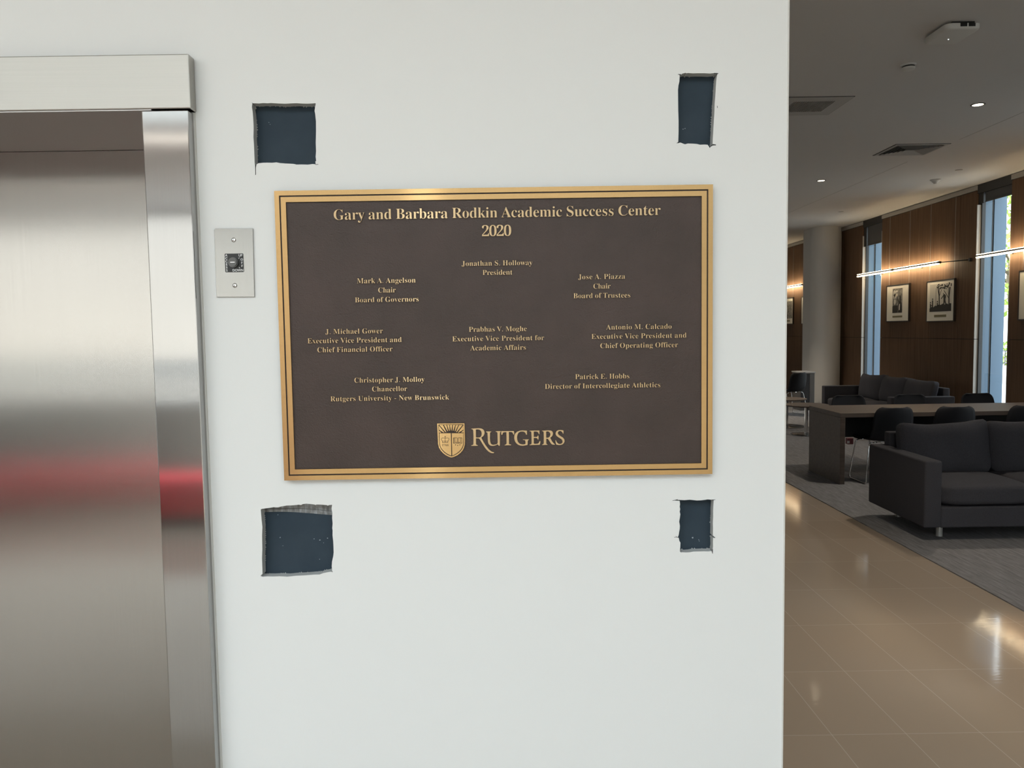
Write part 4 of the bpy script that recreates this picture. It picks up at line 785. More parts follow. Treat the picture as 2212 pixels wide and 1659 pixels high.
for i, (a, b) in enumerate(bays):
    HEAD, SILL = HEADS[i], SILLS[i]
    w = thing('window_%d' % (i + 1), ['wide foyer glazing mirrored in the elevator door', 'narrow foyer window mirrored as the bright streak on the plaque border', 'foyer glazing facing the lounge entrance'][i], 'window', ((a + b) / 2, YB, SILL), kind='structure')
    obj('glass', bx((a, YB - 0.11, SILL), (b, YB - 0.10, HEAD)), M['glass'] if i == 1 else M['tinted_glass'], w)
    bm = nb()
    n = max(1, round((b - a) / 1.5))
    for k in range(n + 1):
        x = a + (b - a) * k / n
        box(bm, (max(a, x - 0.03), YB - 0.15, SILL), (min(b, x + 0.03), YB - 0.06, HEAD))
    for z in (SILL + 0.03, HEAD - 0.03):
        box(bm, (a, YB - 0.149, z - 0.03), (b, YB - 0.061, z + 0.03))
    obj('mullion', bm, M['mullion'], w)

w = thing('window_9', 'tinted lounge side glazing that lights the round pillar from the left', 'window', (-2.55, 16, 0.4), kind='structure')  # unseen opening added for light from the left
obj('glass', bx((-2.555, 13.5, 0.4), (-2.545, 18.5, 3.4)), M['tinted_glass'], w)
sun_block = obj('trim_3', bx((XL, 12.5, CEIL), (-2.6, YF, CEIL + 0.3)), M['ceiling_paint'])  # added overhang, blocks sun from the side glazing
tag(sun_block, 'roof overhang outside the lounge side glazing', 'trim', kind='structure')

# ------------------------------------------------------------------ wood-panelled wall with slit windows
TOPW = 3.565
ends = [YB] + [v for y in WIN_Y for v in (y, y + WIN_W)] + [YF]
bm = nb()
bmb = nb()
bmr = nb()
GAP = 0.004
for k in range(0, len(ends), 2):
    a, b = ends[k], ends[k + 1]
    L = b - a
    if 2.5 < L < 3.2:
        cuts = [a, a + 0.414, a + 1.234, a + 1.636, a + 2.489, b]
    else:
        n = max(1, round(L / 0.8))
        cuts = [a + L * i / n for i in range(n + 1)]
    for c0, c1 in zip(cuts, cuts[1:]):
        for z0, z1 in ((0.0, 1.416 - GAP), (1.416 + GAP, TOPW)):
            box(bm, (XW, c0 + GAP * 0.7, z0), (XW + 0.02, c1 - GAP * 0.7, z1))
    box(bmb, (XW + 0.02, a, 0), (XW + 0.40, b, CEIL))
    box(bmr, (XW - 0.012, a, TOPW + 0.008), (XW + 0.02, b, CEIL - 0.012))
wall_right = obj('wall_right', bm, M['wood'])
tag(wall_right, 'dark walnut panelled lounge wall with slit windows', 'wall', kind='structure')
obj('wall_core', bmb, M['wood_edge'], wall_right)
rail = obj('trim_1', bmr, M['rail'])
tag(rail, 'pale picture rail strip between walnut panelling and ceiling', 'trim', kind='structure')

winlabel = {2: 'tall slit window with dark roller shade and sunlit trees, between the panelled bays nearest the viewer',
            3: 'tall slit window with half-lowered dark shade, right of the round pillar',
            0: 'slit window of the panelled wall outside the view near the foyer', 1: 'slit window of the panelled wall beside the near sofa, outside the view'}
for i, wy in enumerate(WIN_Y):
    y0, y1 = wy, wy + WIN_W
    w = thing('window_%d' % (i + 4), winlabel[i], 'window', (XW, y0, 0), kind='structure')
    bm = nb()
    box(bm, (XW + 0.001, y1 - 0.012, 0.0), (XW + 0.056, y1 - 0.0005, 1.412))
    box(bm, (XW + 0.001, y1 - 0.012, 1.420), (XW + 0.056, y1 - 0.0005, 3.36))
    box(bm, (XW + 0.001, y0 + 0.0005, 0.0), (XW + 0.056, y0 + 0.012, 3.36))
    obj('jamb', bm, M['jamb_grey'], w)
    bm = nb()
    box(bm, (XW + 0.057, y1 - 0.035, 0), (XW + 0.108, y1 - 0.0005, 3.55))
    box(bm, (XW + 0.057, y0 + 0.0005, 0), (XW + 0.108, y0 + 0.035, 3.55))
    box(bm, (XW + 0.057, y0 + 0.035, 3.50), (XW + 0.108, y1 - 0.035, 3.55))
    box(bm, (XW + 0.057, y0 + 0.035, 0), (XW + 0.108, y1 - 0.035, 0.05))
    obj('window_frame', bm, M['black_metal'], w)
    obj('glass', bx((XW + 0.080, y0 + 0.034, 0.05), (XW + 0.088, y1 - 0.034, 3.5)), M['glass'], w)
    bm = nb()
    box(bm, (XW + 0.110, y1 - 0.02, 0), (XW + 0.212, y1 + 0.02, 3.6))
    box(bm, (XW + 0.245, y1 - 0.02, 0), (XW + 0.425, y1 + 0.02, 3.6))
    box(bm, (XW + 0.110, y0 - 0.02, 0), (XW + 0.44, y0 + 0.02, 3.6))
    obj('outer_panel', bm, M['fin'], w)
    bm = nb()
    box(bm, (XW + 0.212, y1 - 0.004, 0), (XW + 0.245, y1 + 0.02, 3.6))
    box(bm, (XW + 0.222, y1 - 0.012, 0), (XW + 0.232, y1 - 0.004, 3.6))
    obj('panel_joint', bm, M['black_metal'], w)
    bot = {2: 3.385, 3: 3.165}.get(i, 3.35)
    bm = nb()
    box(bm, (XW + 0.004, y0 + 0.001, 3.52), (XW + 0.06, y1 - 0.001, CEIL - 0.002))
    box(bm, (XW + 0.02, y1 - 0.12, bot - 0.01), (XW + 0.05, y1 - 0.013, 3.52))
    obj('shade_box', bm, M['black_metal'], w)
    bm = nb()
    box(bm, (XW + 0.030, y0 + 0.014, bot), (XW + 0.033, y1 - 0.15, 3.53))
    cyl(bm, (XW + 0.0315, (y0 + y1 - 0.136) / 2, bot), 0.009, y1 - y0 - 0.164, 'y', 10)
    obj('roller_shade', bm, M['shade'], w)

# round pillar and the wall stub it grows from
tag(obj('stub_wall', bx((6.168, 15.93, 0), (XW, 16.32, CEIL)), M['pillar_paint']), 'plain taupe wall stub behind the round pillar', 'wall', kind='structure')
bm = nb()
cyl(bm, (6.465, 15.93, CEIL / 2), 0.30, CEIL, 'z', 64)
pil = obj('pillar', bm, M['pillar_paint'])
auto_smooth(pil)
tag(pil, 'round painted concrete pillar in the lounge beside the slit window', 'pillar', kind='structure')

# ------------------------------------------------------------------ elevator door
door = thing('door_1', 'brushed stainless steel elevator doorway with closed door panel', 'elevator door', (-1.277, YW, 0), kind='structure')
obj('header', bx((-1.96, YW - 0.030, 2.083), (-0.6415, YW - 0.0005, 2.191), 0.0022, 2), M['steel_header'], door)
YF1 = YW - 0.029
bm = nb()
box(bm, (DX1, YF1, 0), (-0.6475, YW - 0.0005, 2.0800), 0.002, 2)
box(bm, (DX1, YW - 0.002, 0), (DX1 + 0.016, YW + 0.302, 2.0800))
obj('jamb', bm, M['steel_jamb'], door)
bm = nb()
box(bm, (-1.907, YF1, 0), (DX0, YW - 0.0005, 2.0800), 0.002, 2)
box(bm, (DX0 - 0.016, YW - 0.002, 0), (DX0, YW + 0.302, 2.0800))
obj('jamb', bm, M['steel_jamb'], door)
obj('soffit', bx((DX0 - 0.019, YW - 0.0275, 2.0806), (DX1 + 0.019, YW + 0.302, 2.0828)), mat('steel_soffit', (0.42, 0.39, 0.37), 0.45, 1.0), door)
obj('door_panel', bx((DX0 - 0.1, YW + 0.303, 0.012), (DX1 + 0.1, YW + 0.335, 2.0797)), M['steel_door'], door)
obj('sill_plate', bx((DX0, YW, 0.0), (DX1, YW + 0.36, 0.011)), M['steel_plate'], door)
obj('caulk_line', bx((-0.6475, YW - 0.004, 0.0), (-0.6440, YW - 0.0004, 2.081)), M['trim_white'], door)

# ------------------------------------------------------------------ bronze plaque
PX0, PX1, PZ0, PZ1 = -0.4826, 0.4227, 1.3144, 1.9180
YP = 1.615                      # front of border and letters
plaque = thing('plaque', 'large dark bronze dedication plaque with brushed brass double border on the white wall', 'plaque', ((PX0 + PX1) / 2, YW, (PZ0 + PZ1) / 2))


def ring(bm, x0, x1, z0, z1, w, ya, yb):
    """mitred rectangular border"""
    o = [(x0, z0), (x1, z0), (x1, z1), (x0, z1)]
    i = [(x0 + w, z0 + w), (x1 - w, z0 + w), (x1 - w, z1 - w), (x0 + w, z1 - w)]
    for k in range(4):
        j = (k + 1) % 4
        prism_y(bm, [o[k], o[j], i[j], i[k]], ya, yb)
    return bm


obj('back_plate', bx((PX0 + 0.0005, YP + 0.0035, PZ0 + 0.0005), (PX1 - 0.0005, YW - 0.001, PZ1 - 0.0005)), M['bronze_dark'], plaque)
g = 0.0098
r = obj('outer_border', ring(nb(), PX0, PX1, PZ0, PZ1, g, YP, YP + 0.006), M['brass'], plaque)
r['label'] = 'brushed brass outer band of the plaque border'
a = g + 0.0030
r = obj('inner_border', ring(nb(), PX0 + a, PX1 - a, PZ0 + a, PZ1 - a, 0.0105, YP, YP + 0.006), M['brass'], plaque)
r['label'] = 'brushed brass inner band of the plaque border'
obj('border_groove', ring(nb(), PX0 + g, PX1 - g, PZ0 + g, PZ1 - g, 0.0030, YP + 0.0022, YP + 0.006), M['groove'], plaque)

CAPH = 0.678


def glyph_splines(ch, size, ox, oz):
    if ch == '.':
        return [('P', [(ox + size * (0.125 + 0.062 * math.cos(t * math.pi / 5)), oz + size * (0.055 + 0.062 * math.sin(t * math.pi / 5))) for t in range(10)])]
    if ch == '-':
        return [('P', [(ox + size * x, oz + size * y) for x, y in ((0.05, 0.18), (0.29, 0.18), (0.29, 0.265), (0.05, 0.265))])]
    return [('B', [v * 0.001 * size + (ox if i % 2 == 0 else oz) for i, v in enumerate(sp)]) for sp in GLYPHS[ch][1]]


def adv(ch):
    return {' ': 0.25, '.': 0.25, '-': 0.34}.get(ch) or GLYPHS[ch][0] * 0.001


def line_splines(text, x0, x1, z, caph, res=4):
    size = caph / CAPH
    wn = sum(adv(c) for c in text) * size
    lsb = 0.02 * size
    gap = ((x1 - x0) - wn + 2 * lsb) / max(1, len(text) - 1)
    x = x0 - lsb
    out = []
    for c in text:
        if c != ' ':
            out += glyph_splines(c, size, x, z)
        x += adv(c) * size + gap
    return out


def wall_mesh(splines, yfront, depth, bevel, offset, res=4):
    me = curve_mesh(splines, depth / 2 - bevel, bevel, offset - bevel, res)
    me.transform(Matrix.Translation((0, yfront + depth / 2, 0)) @ TO_WALL)
    return me


groups = {}
for t, x0, x1, z, ch, gk in TEXT_LINES:
    groups.setdefault(gk if gk != 't' else 't' + t[:2], []).append((t, x0, x1, z, ch))
desc = {'tGa': 'largest raised brass title line along the top', 't20': 'raised year 2020 under the title', 0: 'raised president inscription in the upper middle',
        1: 'raised board of governors chair inscription', 2: 'raised board of trustees chair inscription', 3: 'raised chief financial officer inscription',
        4: 'raised academic affairs inscription', 5: 'raised chief operating officer inscription', 6: 'raised chancellor inscription', 7: 'raised athletics director inscription'}
for k, lines in groups.items():
    sp = []
    for t, x0, x1, z, ch in lines:
        sp += line_splines(t, x0, x1, z, ch)
    sz = lines[0][4] / CAPH
    me = wall_mesh(sp, YP + 0.0006, 0.0032, 0.0, -0.0085 * sz)
    o = obj('raised_lettering', me, M['brass_letter'], plaque)
    o['label'] = desc[k]

# crest
Y0 = YP + 0.0004
sh_in = SHIELD_IN
bmc = nb()
n = len(SHIELD)
for i in range(n):
    j = (i + 1) % n
    prism_y(bmc, [SHIELD[i], SHIELD[j], SHIELD_IN[j], SHIELD_IN[i]], Y0, YP + 0.0036)
crest = obj('shield_crest', bmc, M['brass'], plaque)
crest['label'] = 'brass shield emblem beside the wordmark'
obj('shield_field', prism_y(nb(), SHIELD_IN, Y0 + 0.0012, YP + 0.0035), M['groove'], crest)
bm = nb()
for rr in RAYS:
    prism_y(bm, rr, Y0, Y0 + 0.0013)
obj('sun_rays', bm, M['brass'], crest)
obj('shield_panel', prism_y(nb(), PANEL_A, Y0, Y0 + 0.0013), M['brass'], crest)
obj('shield_panel', prism_y(nb(), PANEL_B, Y0, Y0 + 0.0013), M['brass'], crest)
bm = nb()
for k, s in enumerate(CREST_STROKES):
    ribbon_y(bm, s, 0.00085, Y0 - 0.00015, Y0 + 0.0004)
for x, z in CREST_DOTS:
    prism_y(bm, [(x + 0.0010 * math.cos(t * math.pi / 4), z + 0.0010 * math.sin(t * math.pi / 4)) for t in range(8)], Y0 - 0.00015, Y0 + 0.0004)
obj('crown_and_book', bm, M['groove'], crest)
me = wall_mesh(line_splines('1766', -0.1478, -0.1338, 1.3823, 0.0045), Y0 - 0.00015, 0.0005, 0.0, -0.00004, 3)
obj('year_numerals', me, M['groove'], crest)

# wordmark
o = obj('wordmark', wall_mesh([('P', p) for p in WORDMARK], YP + 0.0006, 0.0032, 0.0, 0.0), M['brass_letter'], plaque)
o['label'] = 'large raised capital wordmark beside the shield'

# ------------------------------------------------------------------ key switch plate
ks = thing('key_switch', 'small steel access key switch plate between elevator and plaque', 'key switch', (-0.5743, YW, 1.7733))
KX, KZ = -0.5743, 1.7733
me = curve_mesh([('P', [(-0.6134, 1.8415), (-0.6112, 1.8444), (-0.5338, 1.8434), (-0.5356, 1.7024), (-0.6142, 1.7032)])], 0.0014, 0.0003)
me.transform(Matrix.Translation((0, YW - 0.0022, 0)) @ TO_WALL)
obj('face_plate', me, M['steel_plate'], ks)
YK = YW - 0.0041
for x, z in ((-0.5739, 1.8207), (-0.5751, 1.7262)):
    bm = nb()
    bmesh.ops.create_uvsphere(bm, u_segments=20, v_segments=12, radius=0.0051, matrix=Matrix.Translation((x, YK + 0.001, z)) @ Matrix.Diagonal((1, 0.55, 1, 1)))
    s = obj('screw', bm, M['chrome'], ks, smooth=True)
    bm = nb()
    box(bm, (x - 0.0005, YK - 0.0021, z - 0.0025), (x + 0.0005, YK - 0.0016, z + 0.0025))
    obj('screw_slot', bm, M['dark_chrome'], s)
LX0, LX1, LZ0, LZ1 = -0.5937, -0.5549, 1.7538, 1.7925
rc = 0.0017
pts = []
for cx, cz, a0 in ((LX1 - rc, LZ1 - rc, 0), (LX0 + rc, LZ1 - rc, 90), (LX0 + rc, LZ0 + rc, 180), (LX1 - rc, LZ0 + rc, 270)):
    pts += [(cx + rc * math.cos(math.radians(a0 + t)), cz + rc * math.sin(math.radians(a0 + t))) for t in (0, 30, 60, 90)]
lab = obj('legend_plate', prism_y(nb(), pts, YK - 0.0004, YK + 0.001), M['black_label'], ks)
YI = YK - 0.0006


def ink(items, extra=()):
    lst = []
    for t, x, z, h in items:
        lst.append((sans_mesh(t, h, 0.0001, 0.00012), Matrix.Translation((x, YI, z)) @ TO_WALL))
    b = merge_meshes(lst)
    for m_, _ in lst:
        bpy.data.meshes.remove(m_)
    for s in extra:
        ribbon_y(b, s, 0.0009, YI - 0.0001, YI + 0.0001)
    return b


it = [(c, -0.5903, 1.7868 - k * 0.00625, 0.0047) for k, c in enumerate('ACCESS')]
it += [('UP', -0.5609, 1.7863, 0.0048), ('DOWN', -0.5671, 1.7555, 0.0049)]
it += [(c, -0.5583, 1.7776 - k * 0.0066, 0.0046) for k, c in enumerate('OFF')]
me = bpy.data.meshes.new('legend')
b = ink(it, ([(-0.5648, 1.7822), (-0.5632, 1.7838)], [(-0.5646, 1.7640), (-0.5630, 1.7620)]))
b.to_mesh(me)
b.free()
obj('legend', me, M['white_ink'], lab)
bm = nb()
cyl(bm, (-0.5749, YK - 0.003, 1.7737), 0.0105, 0.006, 'y', 32)
cyl(bm, (-0.5749, YK - 0.0075, 1.7737), 0.0088, 0.003, 'y', 32)
kc = auto_smooth(obj('key_cylinder', bm, M['dark_chrome'], ks))
bm = nb()
box(bm, (-0.5795, YK - 0.0094, 1.7731), (-0.5703, YK - 0.0089, 1.7743))
obj('keyway', bm, M['chrome'], kc)

# ------------------------------------------------------------------ navy boards seen through the sawn holes
hl = [('square hole sawn in white wall above plaque left end, dark navy board behind', HOLE_1, -1),
      ('square hole below plaque left end, grey taped strip along its top edge, navy board behind', HOLE_2, -1),
      ('tall narrow hole sawn above plaque right end, dark navy board behind', HOLE_3, 1),
      ('narrow rectangular hole below plaque right end, navy board behind', HOLE_4, 1)]
chips = [[(-0.5002, 2.0669, .0010), (-0.4975, 2.0629, .0007)],
         [(-0.5105, 1.2320, .0009), (-0.5075, 1.1819, .0012), (-0.5021, 1.1636, .0008), (-0.4337, 1.1776, .0012), (-0.4212, 1.1748, .0015), (-0.4045, 1.1787, .0014), (-0.4233, 1.1323, .0009), (-0.4136, 1.1686, .0008)],
         [(0.3697, 2.0404, .0012), (0.3737, 2.0418, .0014), (0.4033, 2.0070, .0011)],
         [(0.3903, 1.1676, .0022), (0.4036, 1.1628, .0010), (0.4049, 1.1600, .0009)]]
for k, (lb, H, side) in enumerate(hl):
    xs = [p[0] for p in H]
    zs = [p[1] for p in H]
    t = thing('backing_board', lb, 'wall hole', (sum(xs) / len(xs), YW + 0.03, sum(zs) / len(zs)), 'sawn wall holes around the plaque')
    obj('board', bx((min(xs) - 0.03, YW + 0.0235, min(zs) - 0.03), (max(xs) + 0.03, YW + 0.034, max(zs) + 0.03)), M['board'], t)
    for x, z, rr in chips[k]:
        m_ = 7
        bm = prism_y(nb(), [(x + rr * random.uniform(0.6, 1.2) * math.cos(q * 2 * math.pi / m_), z + rr * random.uniform(0.5, 1.0) * math.sin(q * 2 * math.pi / m_)) for q in range(m_)], YW + 0.0231, YW + 0.0236)
        obj('paint_chip', bm, M['white_chip'], t)
    # ragged paper left along the back edge of the board
    bm = nb()
    cx, cz = sum(xs) / len(xs), sum(zs) / len(zs)
    n = len(H)
    for i in range(n):
        (xa, za), (xb, zb) = H[i], H[(i + 1) % n]
        L = math.hypot(xb - xa, zb - za)
        m_ = max(1, int(L / 0.004))
        for q in range(m_):
            if random.random() < 0.5:
                continue
            u0, u1 = q / m_, (q + 1) / m_
            p0 = (xa + (xb - xa) * u0, za + (zb - za) * u0)
            p1 = (xa + (xb - xa) * u1, za + (zb - za) * u1)
            d = Vector((cx - (p0[0] + p1[0]) / 2, cz - (p0[1] + p1[1]) / 2)).normalized() * random.uniform(0.0004, 0.0022)
            e = 0.0015
            nx, nz = d.x / d.length * e, d.y / d.length * e
            prism_y(bm, [(p0[0] - nx, p0[1] - nz), (p1[0] - nx, p1[1] - nz), ((p0[0] * 0.4 + p1[0] * 0.6) + d.x, (p0[1] * 0.4 + p1[1] * 0.6) + d.y)], YW + 0.0222, YW + 0.0228)
    o = obj('torn_paper', bm, M['torn_paper'], t)
    o['kind'] = 'stuff'
    # saw over-cuts and scuffs at the corners
    bm = nb()
    cuts = {0: [[(-0.5233, 1.9753), (-0.5240, 1.9627), (-0.5246, 1.9542)], [(-0.5261, 2.1006), (-0.5200, 2.0943)], [(-0.3994, 1.9734), (-0.3938, 1.9739)]],
            1: [[(-0.5449, 1.1047), (-0.5415, 1.1085)], [(-0.3921, 1.1119), (-0.3900, 1.1112)]],
            2: [[(0.3541, 2.1455), (0.3602, 2.1454)], [(0.3514, 2.0064), (0.3552, 2.0066)], [(0.4350, 2.0805), (0.4355, 2.0769)], [(0.4284, 2.1469), (0.4371, 2.1462)], [(0.4265, 2.0027), (0.4323, 2.0009)]],
            3: [[(0.3420, 1.2550), (0.3524, 1.2572)], [(0.4276, 1.2553), (0.4330, 1.2560)], [(0.3456, 1.1754), (0.3475, 1.1753)], [(0.3493, 1.1755), (0.3541, 1.1750)], [(0.3493, 1.1755), (0.3492, 1.1778)], [(0.4283, 1.1770), (0.4332, 1.1733)], [(0.4279, 1.1480), (0.4277, 1.1386)]]}[k]
    bm.free()
    for c in cuts:
        obj('saw_cut', ribbon_y(nb(), c, 0.0009, YW - 0.0003, YW + 0.001), M['pencil'], t)
    if k == 1:
        q = [(-0.5420, 1.2388), (-0.5004, 1.2389), (-0.4679, 1.2371), (-0.4379, 1.2343), (-0.4129, 1.2318), (-0.3800, 1.2283), (-0.3750, 1.275), (-0.545, 1.275), (-0.545, 1.2388)]
        s = obj('taped_strip', prism_y(nb(), q, YW + 0.0224, YW + 0.0236), M['tape'], t)
        s['label'] = 'grey streaked tape strip across the top of the hole'
        bm = nb()
        ribbon_y(bm, [(-0.5400, 1.2464), (-0.4689, 1.2458), (-0.4376, 1.2436), (-0.3840, 1.2374)], 0.0007, YW + 0.0221, YW + 0.0225)
        ribbon_y(bm, [(-0.5400, 1.2450), (-0.4689, 1.2446)], 0.0005, YW + 0.0221, YW + 0.0225)
        obj('strip_crease', bm, M['pencil'], s)

# ------------------------------------------------------------------ sofas
def cushion(w, d, h, crown=0.02, pinch=0.0, nx=16, ny=12, nz=6):
    """soft rounded block centred on x, y; bottom at 0; pinch pulls the corners out like a filled pillow"""
    bm = nb()
    bmesh.ops.create_cube(bm, size=1.0)
    bmesh.ops.subdivide_edges(bm, edges=bm.edges[:], cuts=9, use_grid_fill=True)
    for v in bm.verts:
        x, y, z = v.co * 2
        p = 7.0
        s = (abs(x) ** p + abs(y) ** p + abs(z) ** p) ** (1 / p)
        m = max(abs(x), abs(y), abs(z))
        f = m / s if s > 0 else 1
        x2, y2, z2 = x * f, y * f, z * f
        if pinch:
            thick = (1 - pinch * (abs(x2) ** 3)) * (1 - pinch * 0.55 * (abs(z2) ** 3))
            y2 *= thick
            z2 *= 1 + 0.06 * abs(x2) ** 4
        bulge = crown * (1 - x2 * x2) * (1 - y2 * y2)
        v.co = Vector((x2 * w / 2, y2 * d / 2, (z2 + 1) * h / 2 + (bulge if z2 > 0 else 0)))
    return bm


def make_sofa(label):
    t = thing('sofa', label, 'sofa', (0, 0, 0), 'charcoal lounge sofas')
    HL, D0, D1 = 1.225, -0.45, 0.45
    obj('base_frame', bx((-HL + 0.13, D0 + 0.012, 0.105), (HL - 0.13, D1 - 0.02, 0.262), 0.012, 3), M['fabric'], t, local=True, smooth=False)
    for s in (-1, 1):
        a, b = sorted((s * HL, s * (HL - 0.13)))
        o = obj('arm', bx((a, D0, 0.11), (b, D1, 0.612), 0.014, 4), M['fabric'], t, local=True)
        auto_smooth(o)
    o = obj('back_frame', bx((-HL + 0.125, D1 - 0.10, 0.12), (HL - 0.125, D1 - 0.003, 0.722), 0.014, 4), M['fabric'], t, local=True)
    auto_smooth(o)
    W = (2 * HL - 0.26) / 3
    for k in range(3):
        cx = -HL + 0.13 + W * (k + 0.5)
        bm = cushion(W - 0.004, 0.80, 0.158, 0.022)
        bmesh.ops.translate(bm, verts=bm.verts, vec=(cx, -0.042, 0.262))
        obj('seat_cushion', bm, M['fabric'], t, smooth=True, local=True)
    for k in range(3):
        cx = -HL + 0.135 + W * (k + 0.5)
        bm = cushion(W + 0.014, 0.26, 0.41, 0.0, 0.56)
        rr = random.Random(k + 3)
        for v in bm.verts:
            v.co.z += 0.010 * math.sin(v.co.x * 5 + k) * (v.co.z / 0.42) + 0.048 * (abs(v.co.x) / (W / 2)) ** 4 * (v.co.z / 0.42)
            v.co.y += 0.008 * math.sin(v.co.x * 17 + v.co.z * 9 + k * 2)
        bmesh.ops.rotate(bm, verts=bm.verts, cent=(0, 0, 0), matrix=Matrix.Rotation(-0.20, 3, 'X'))
        bmesh.ops.rotate(bm, verts=bm.verts, cent=(0, 0, 0), matrix=Matrix.Rotation((0.03, -0.02, 0.02)[k], 3, 'Z'))
        bmesh.ops.translate(bm, verts=bm.verts, vec=(cx, 0.16, 0.400))
        obj('back_cushion', bm, M['fabric'], t, smooth=True, local=True)
    for x in (-1.01, 1.01):
        for y in (-0.27, 0.36):
            o = obj('leg', cyl(nb(), (x, y, 0.056), 0.023, 0.112, 'z', 20), M['leg_silver'], t, local=True)
            auto_smooth(o)
    return t


sofa = make_sofa('large charcoal fabric sofa in front of the long table, nearest the viewer')
CZ = 0.007
sofa_far = dup(sofa, (5.82, 12.08, CZ), -math.pi / 2, 'charcoal fabric sofa set sideways along the walnut wall behind the long table')
sofa.location = (4.285, 6.11, CZ)

# ------------------------------------------------------------------ long table
tb = thing('long_table', 'long dark wood communal table with slab end panel behind the near sofa', 'table', (4.6, 8.25, CZ))
TX0, TX1, TY0, TY1 = 3.362, 6.05, 7.84, 8.67
obj('tabletop', bx((TX0, TY0, 0.698), (TX1, TY1, 0.742), 0.002, 1), M['table_wood'], tb)
for a, b in ((TX0, TX0 + 0.05), (TX1 - 0.05, TX1)):
    obj('end_panel', bx((a, TY0 + 0.001, CZ), (b, TY1 - 0.001, 0.6975), 0.002, 1), M['table_wood'], tb)
obj('modesty_panel', bx((TX0 + 0.051, TY0 + 0.435, 0.435), (TX1 - 0.051, TY0 + 0.46, 0.6975)), M['black_metal'], tb)

# ------------------------------------------------------------------ shell chairs
def make_chair(label):
    t = thing('shell_chair', label, 'chair', (0, 0, 0), 'black shell chairs')
    prof = [(0.235, 0.405, 0.19), (0.225, 0.425, 0.205), (0.17, 0.44, 0.222), (0.05, 0.437, 0.23), (-0.06, 0.432, 0.23), (-0.15, 0.437, 0.225), (-0.205, 0.47, 0.215), (-0.23, 0.53, 0.212), (-0.245, 0.60, 0.212), (-0.258, 0.67, 0.208), (-0.268, 0.73, 0.198), (-0.272, 0.762, 0.182), (-0.274, 0.782, 0.158), (-0.275, 0.792, 0.128)]
    bm = nb()
    NX = 12
    rows = []
    for i, (y, z, hw) in enumerate(prof):
        row = []
        for k in range(NX + 1):
            u = -1 + 2 * k / NX
            lift = 0.022 * u ** 4 if i < 6 else 0.006 * u ** 4
            fwd = 0.0 if i < 5 else 0.045 * u * u
            row.append(bm.verts.new((u * hw, y + fwd, z + lift)))
        rows.append(row)
    for a, b in zip(rows, rows[1:]):
        for k in range(NX):
            bm.faces.new((a[k], a[k + 1], b[k + 1], b[k]))
    bmesh.ops.recalc_face_normals(bm, faces=bm.faces[:])
    res = bmesh.ops.solidify(bm, geom=bm.faces[:], thickness=0.012)
    obj('shell', bm, M['shell'], t, smooth=True, local=True)
    for s in (-1, 1):
        p = fillet([(s * 0.12, 0.15, 0.425), (s * 0.205, 0.155, 0.415), (s * 0.268, 0.17, 0.009), (s * 0.268, -0.20, 0.009), (s * 0.205, -0.13, 0.415), (s * 0.12, -0.12, 0.425)], 0.035)
        obj('sled_leg', tube(nb(), p, 0.0075, 8), M['chrome'], t, smooth=True, local=True)
    for yy in (0.15, -0.12):
        obj('cross_bar', tube(nb(), [(-0.13, yy, 0.424), (0.13, yy, 0.424)], 0.0075, 8), M['chrome'], t, smooth=True, local=True)
    return t


ch = make_chair('black shell chair on near side of long table, first from its end panel')
near = [(3.88, 8.02, 0.03, None), (4.515, 8.02, -0.02, 'black shell chair on near side of long table, second from its end panel'),
        (5.245, 8.02, 0.02, 'black shell chair on near side of long table at the right photo edge')]
for x, y, rz, lb in near[1:]:
    dup(ch, (x, y, CZ), rz, lb, 'shell chairs on near side of long table')
far = [(4.05, 'black shell chair across the long table, closest to its end panel'),
       (4.80, 'middle black shell chair of the three across the long table'),
       (5.62, 'black shell chair across the long table, in front of the bright slit window')]
for x, lb in far:
    dup(ch, (x, 9.03, CZ), math.pi + (x - 4.8) * 0.05, lb, 'shell chairs on far side of long table')
dup(ch, (5.19, 14.35, CZ), 0.45, 'lone black shell chair with chrome legs behind the round tables', 'black shell chairs')
ch.location = (3.88, 8.02, CZ)
ch.rotation_euler = (0, 0, 0.03)
ch['group'] = 'shell chairs on near side of long table'

# ------------------------------------------------------------------ small round tables
def round_table(label, x, y, r, rb, h):
    t = thing('round_table', label, 'side table', (x, y, CZ), 'small round pedestal tables')
    bm = lathe(nb(), (x, y, CZ), [(0, h - 0.024), (r - 0.03, h - 0.022), (r - 0.004, h - 0.012), (r, h - 0.004), (r - 0.003, h), (0, h)], 48)
    auto_smooth(obj('tabletop', bm, M['table_wood'], t))
    bm = lathe(nb(), (x, y, CZ), [(0, h - 0.03), (0.09, h - 0.03), (0.09, h - 0.026), (0, h - 0.026)], 24)
    cyl(bm, (x, y, CZ + h / 2), 0.026, h - 0.04, 'z', 24)
    auto_smooth(obj('pedestal', bm, M['chrome'], t))
    bm = lathe(nb(), (x, y, CZ), [(0, 0.0), (rb, 0.0), (rb, 0.006), (rb - 0.02, 0.010), (0.03, 0.016), (0, 0.016)], 48)
    auto_smooth(obj('base_disc', bm, M['dark_chrome'], t))


round_table('small round pedestal table, farther one, in front of the lone shell chair', 4.52, 12.62, 0.315, 0.29, 0.46)
round_table('small round pedestal table, nearer one, behind the long table end panel', 4.46, 11.62, 0.325, 0.22, 0.455)

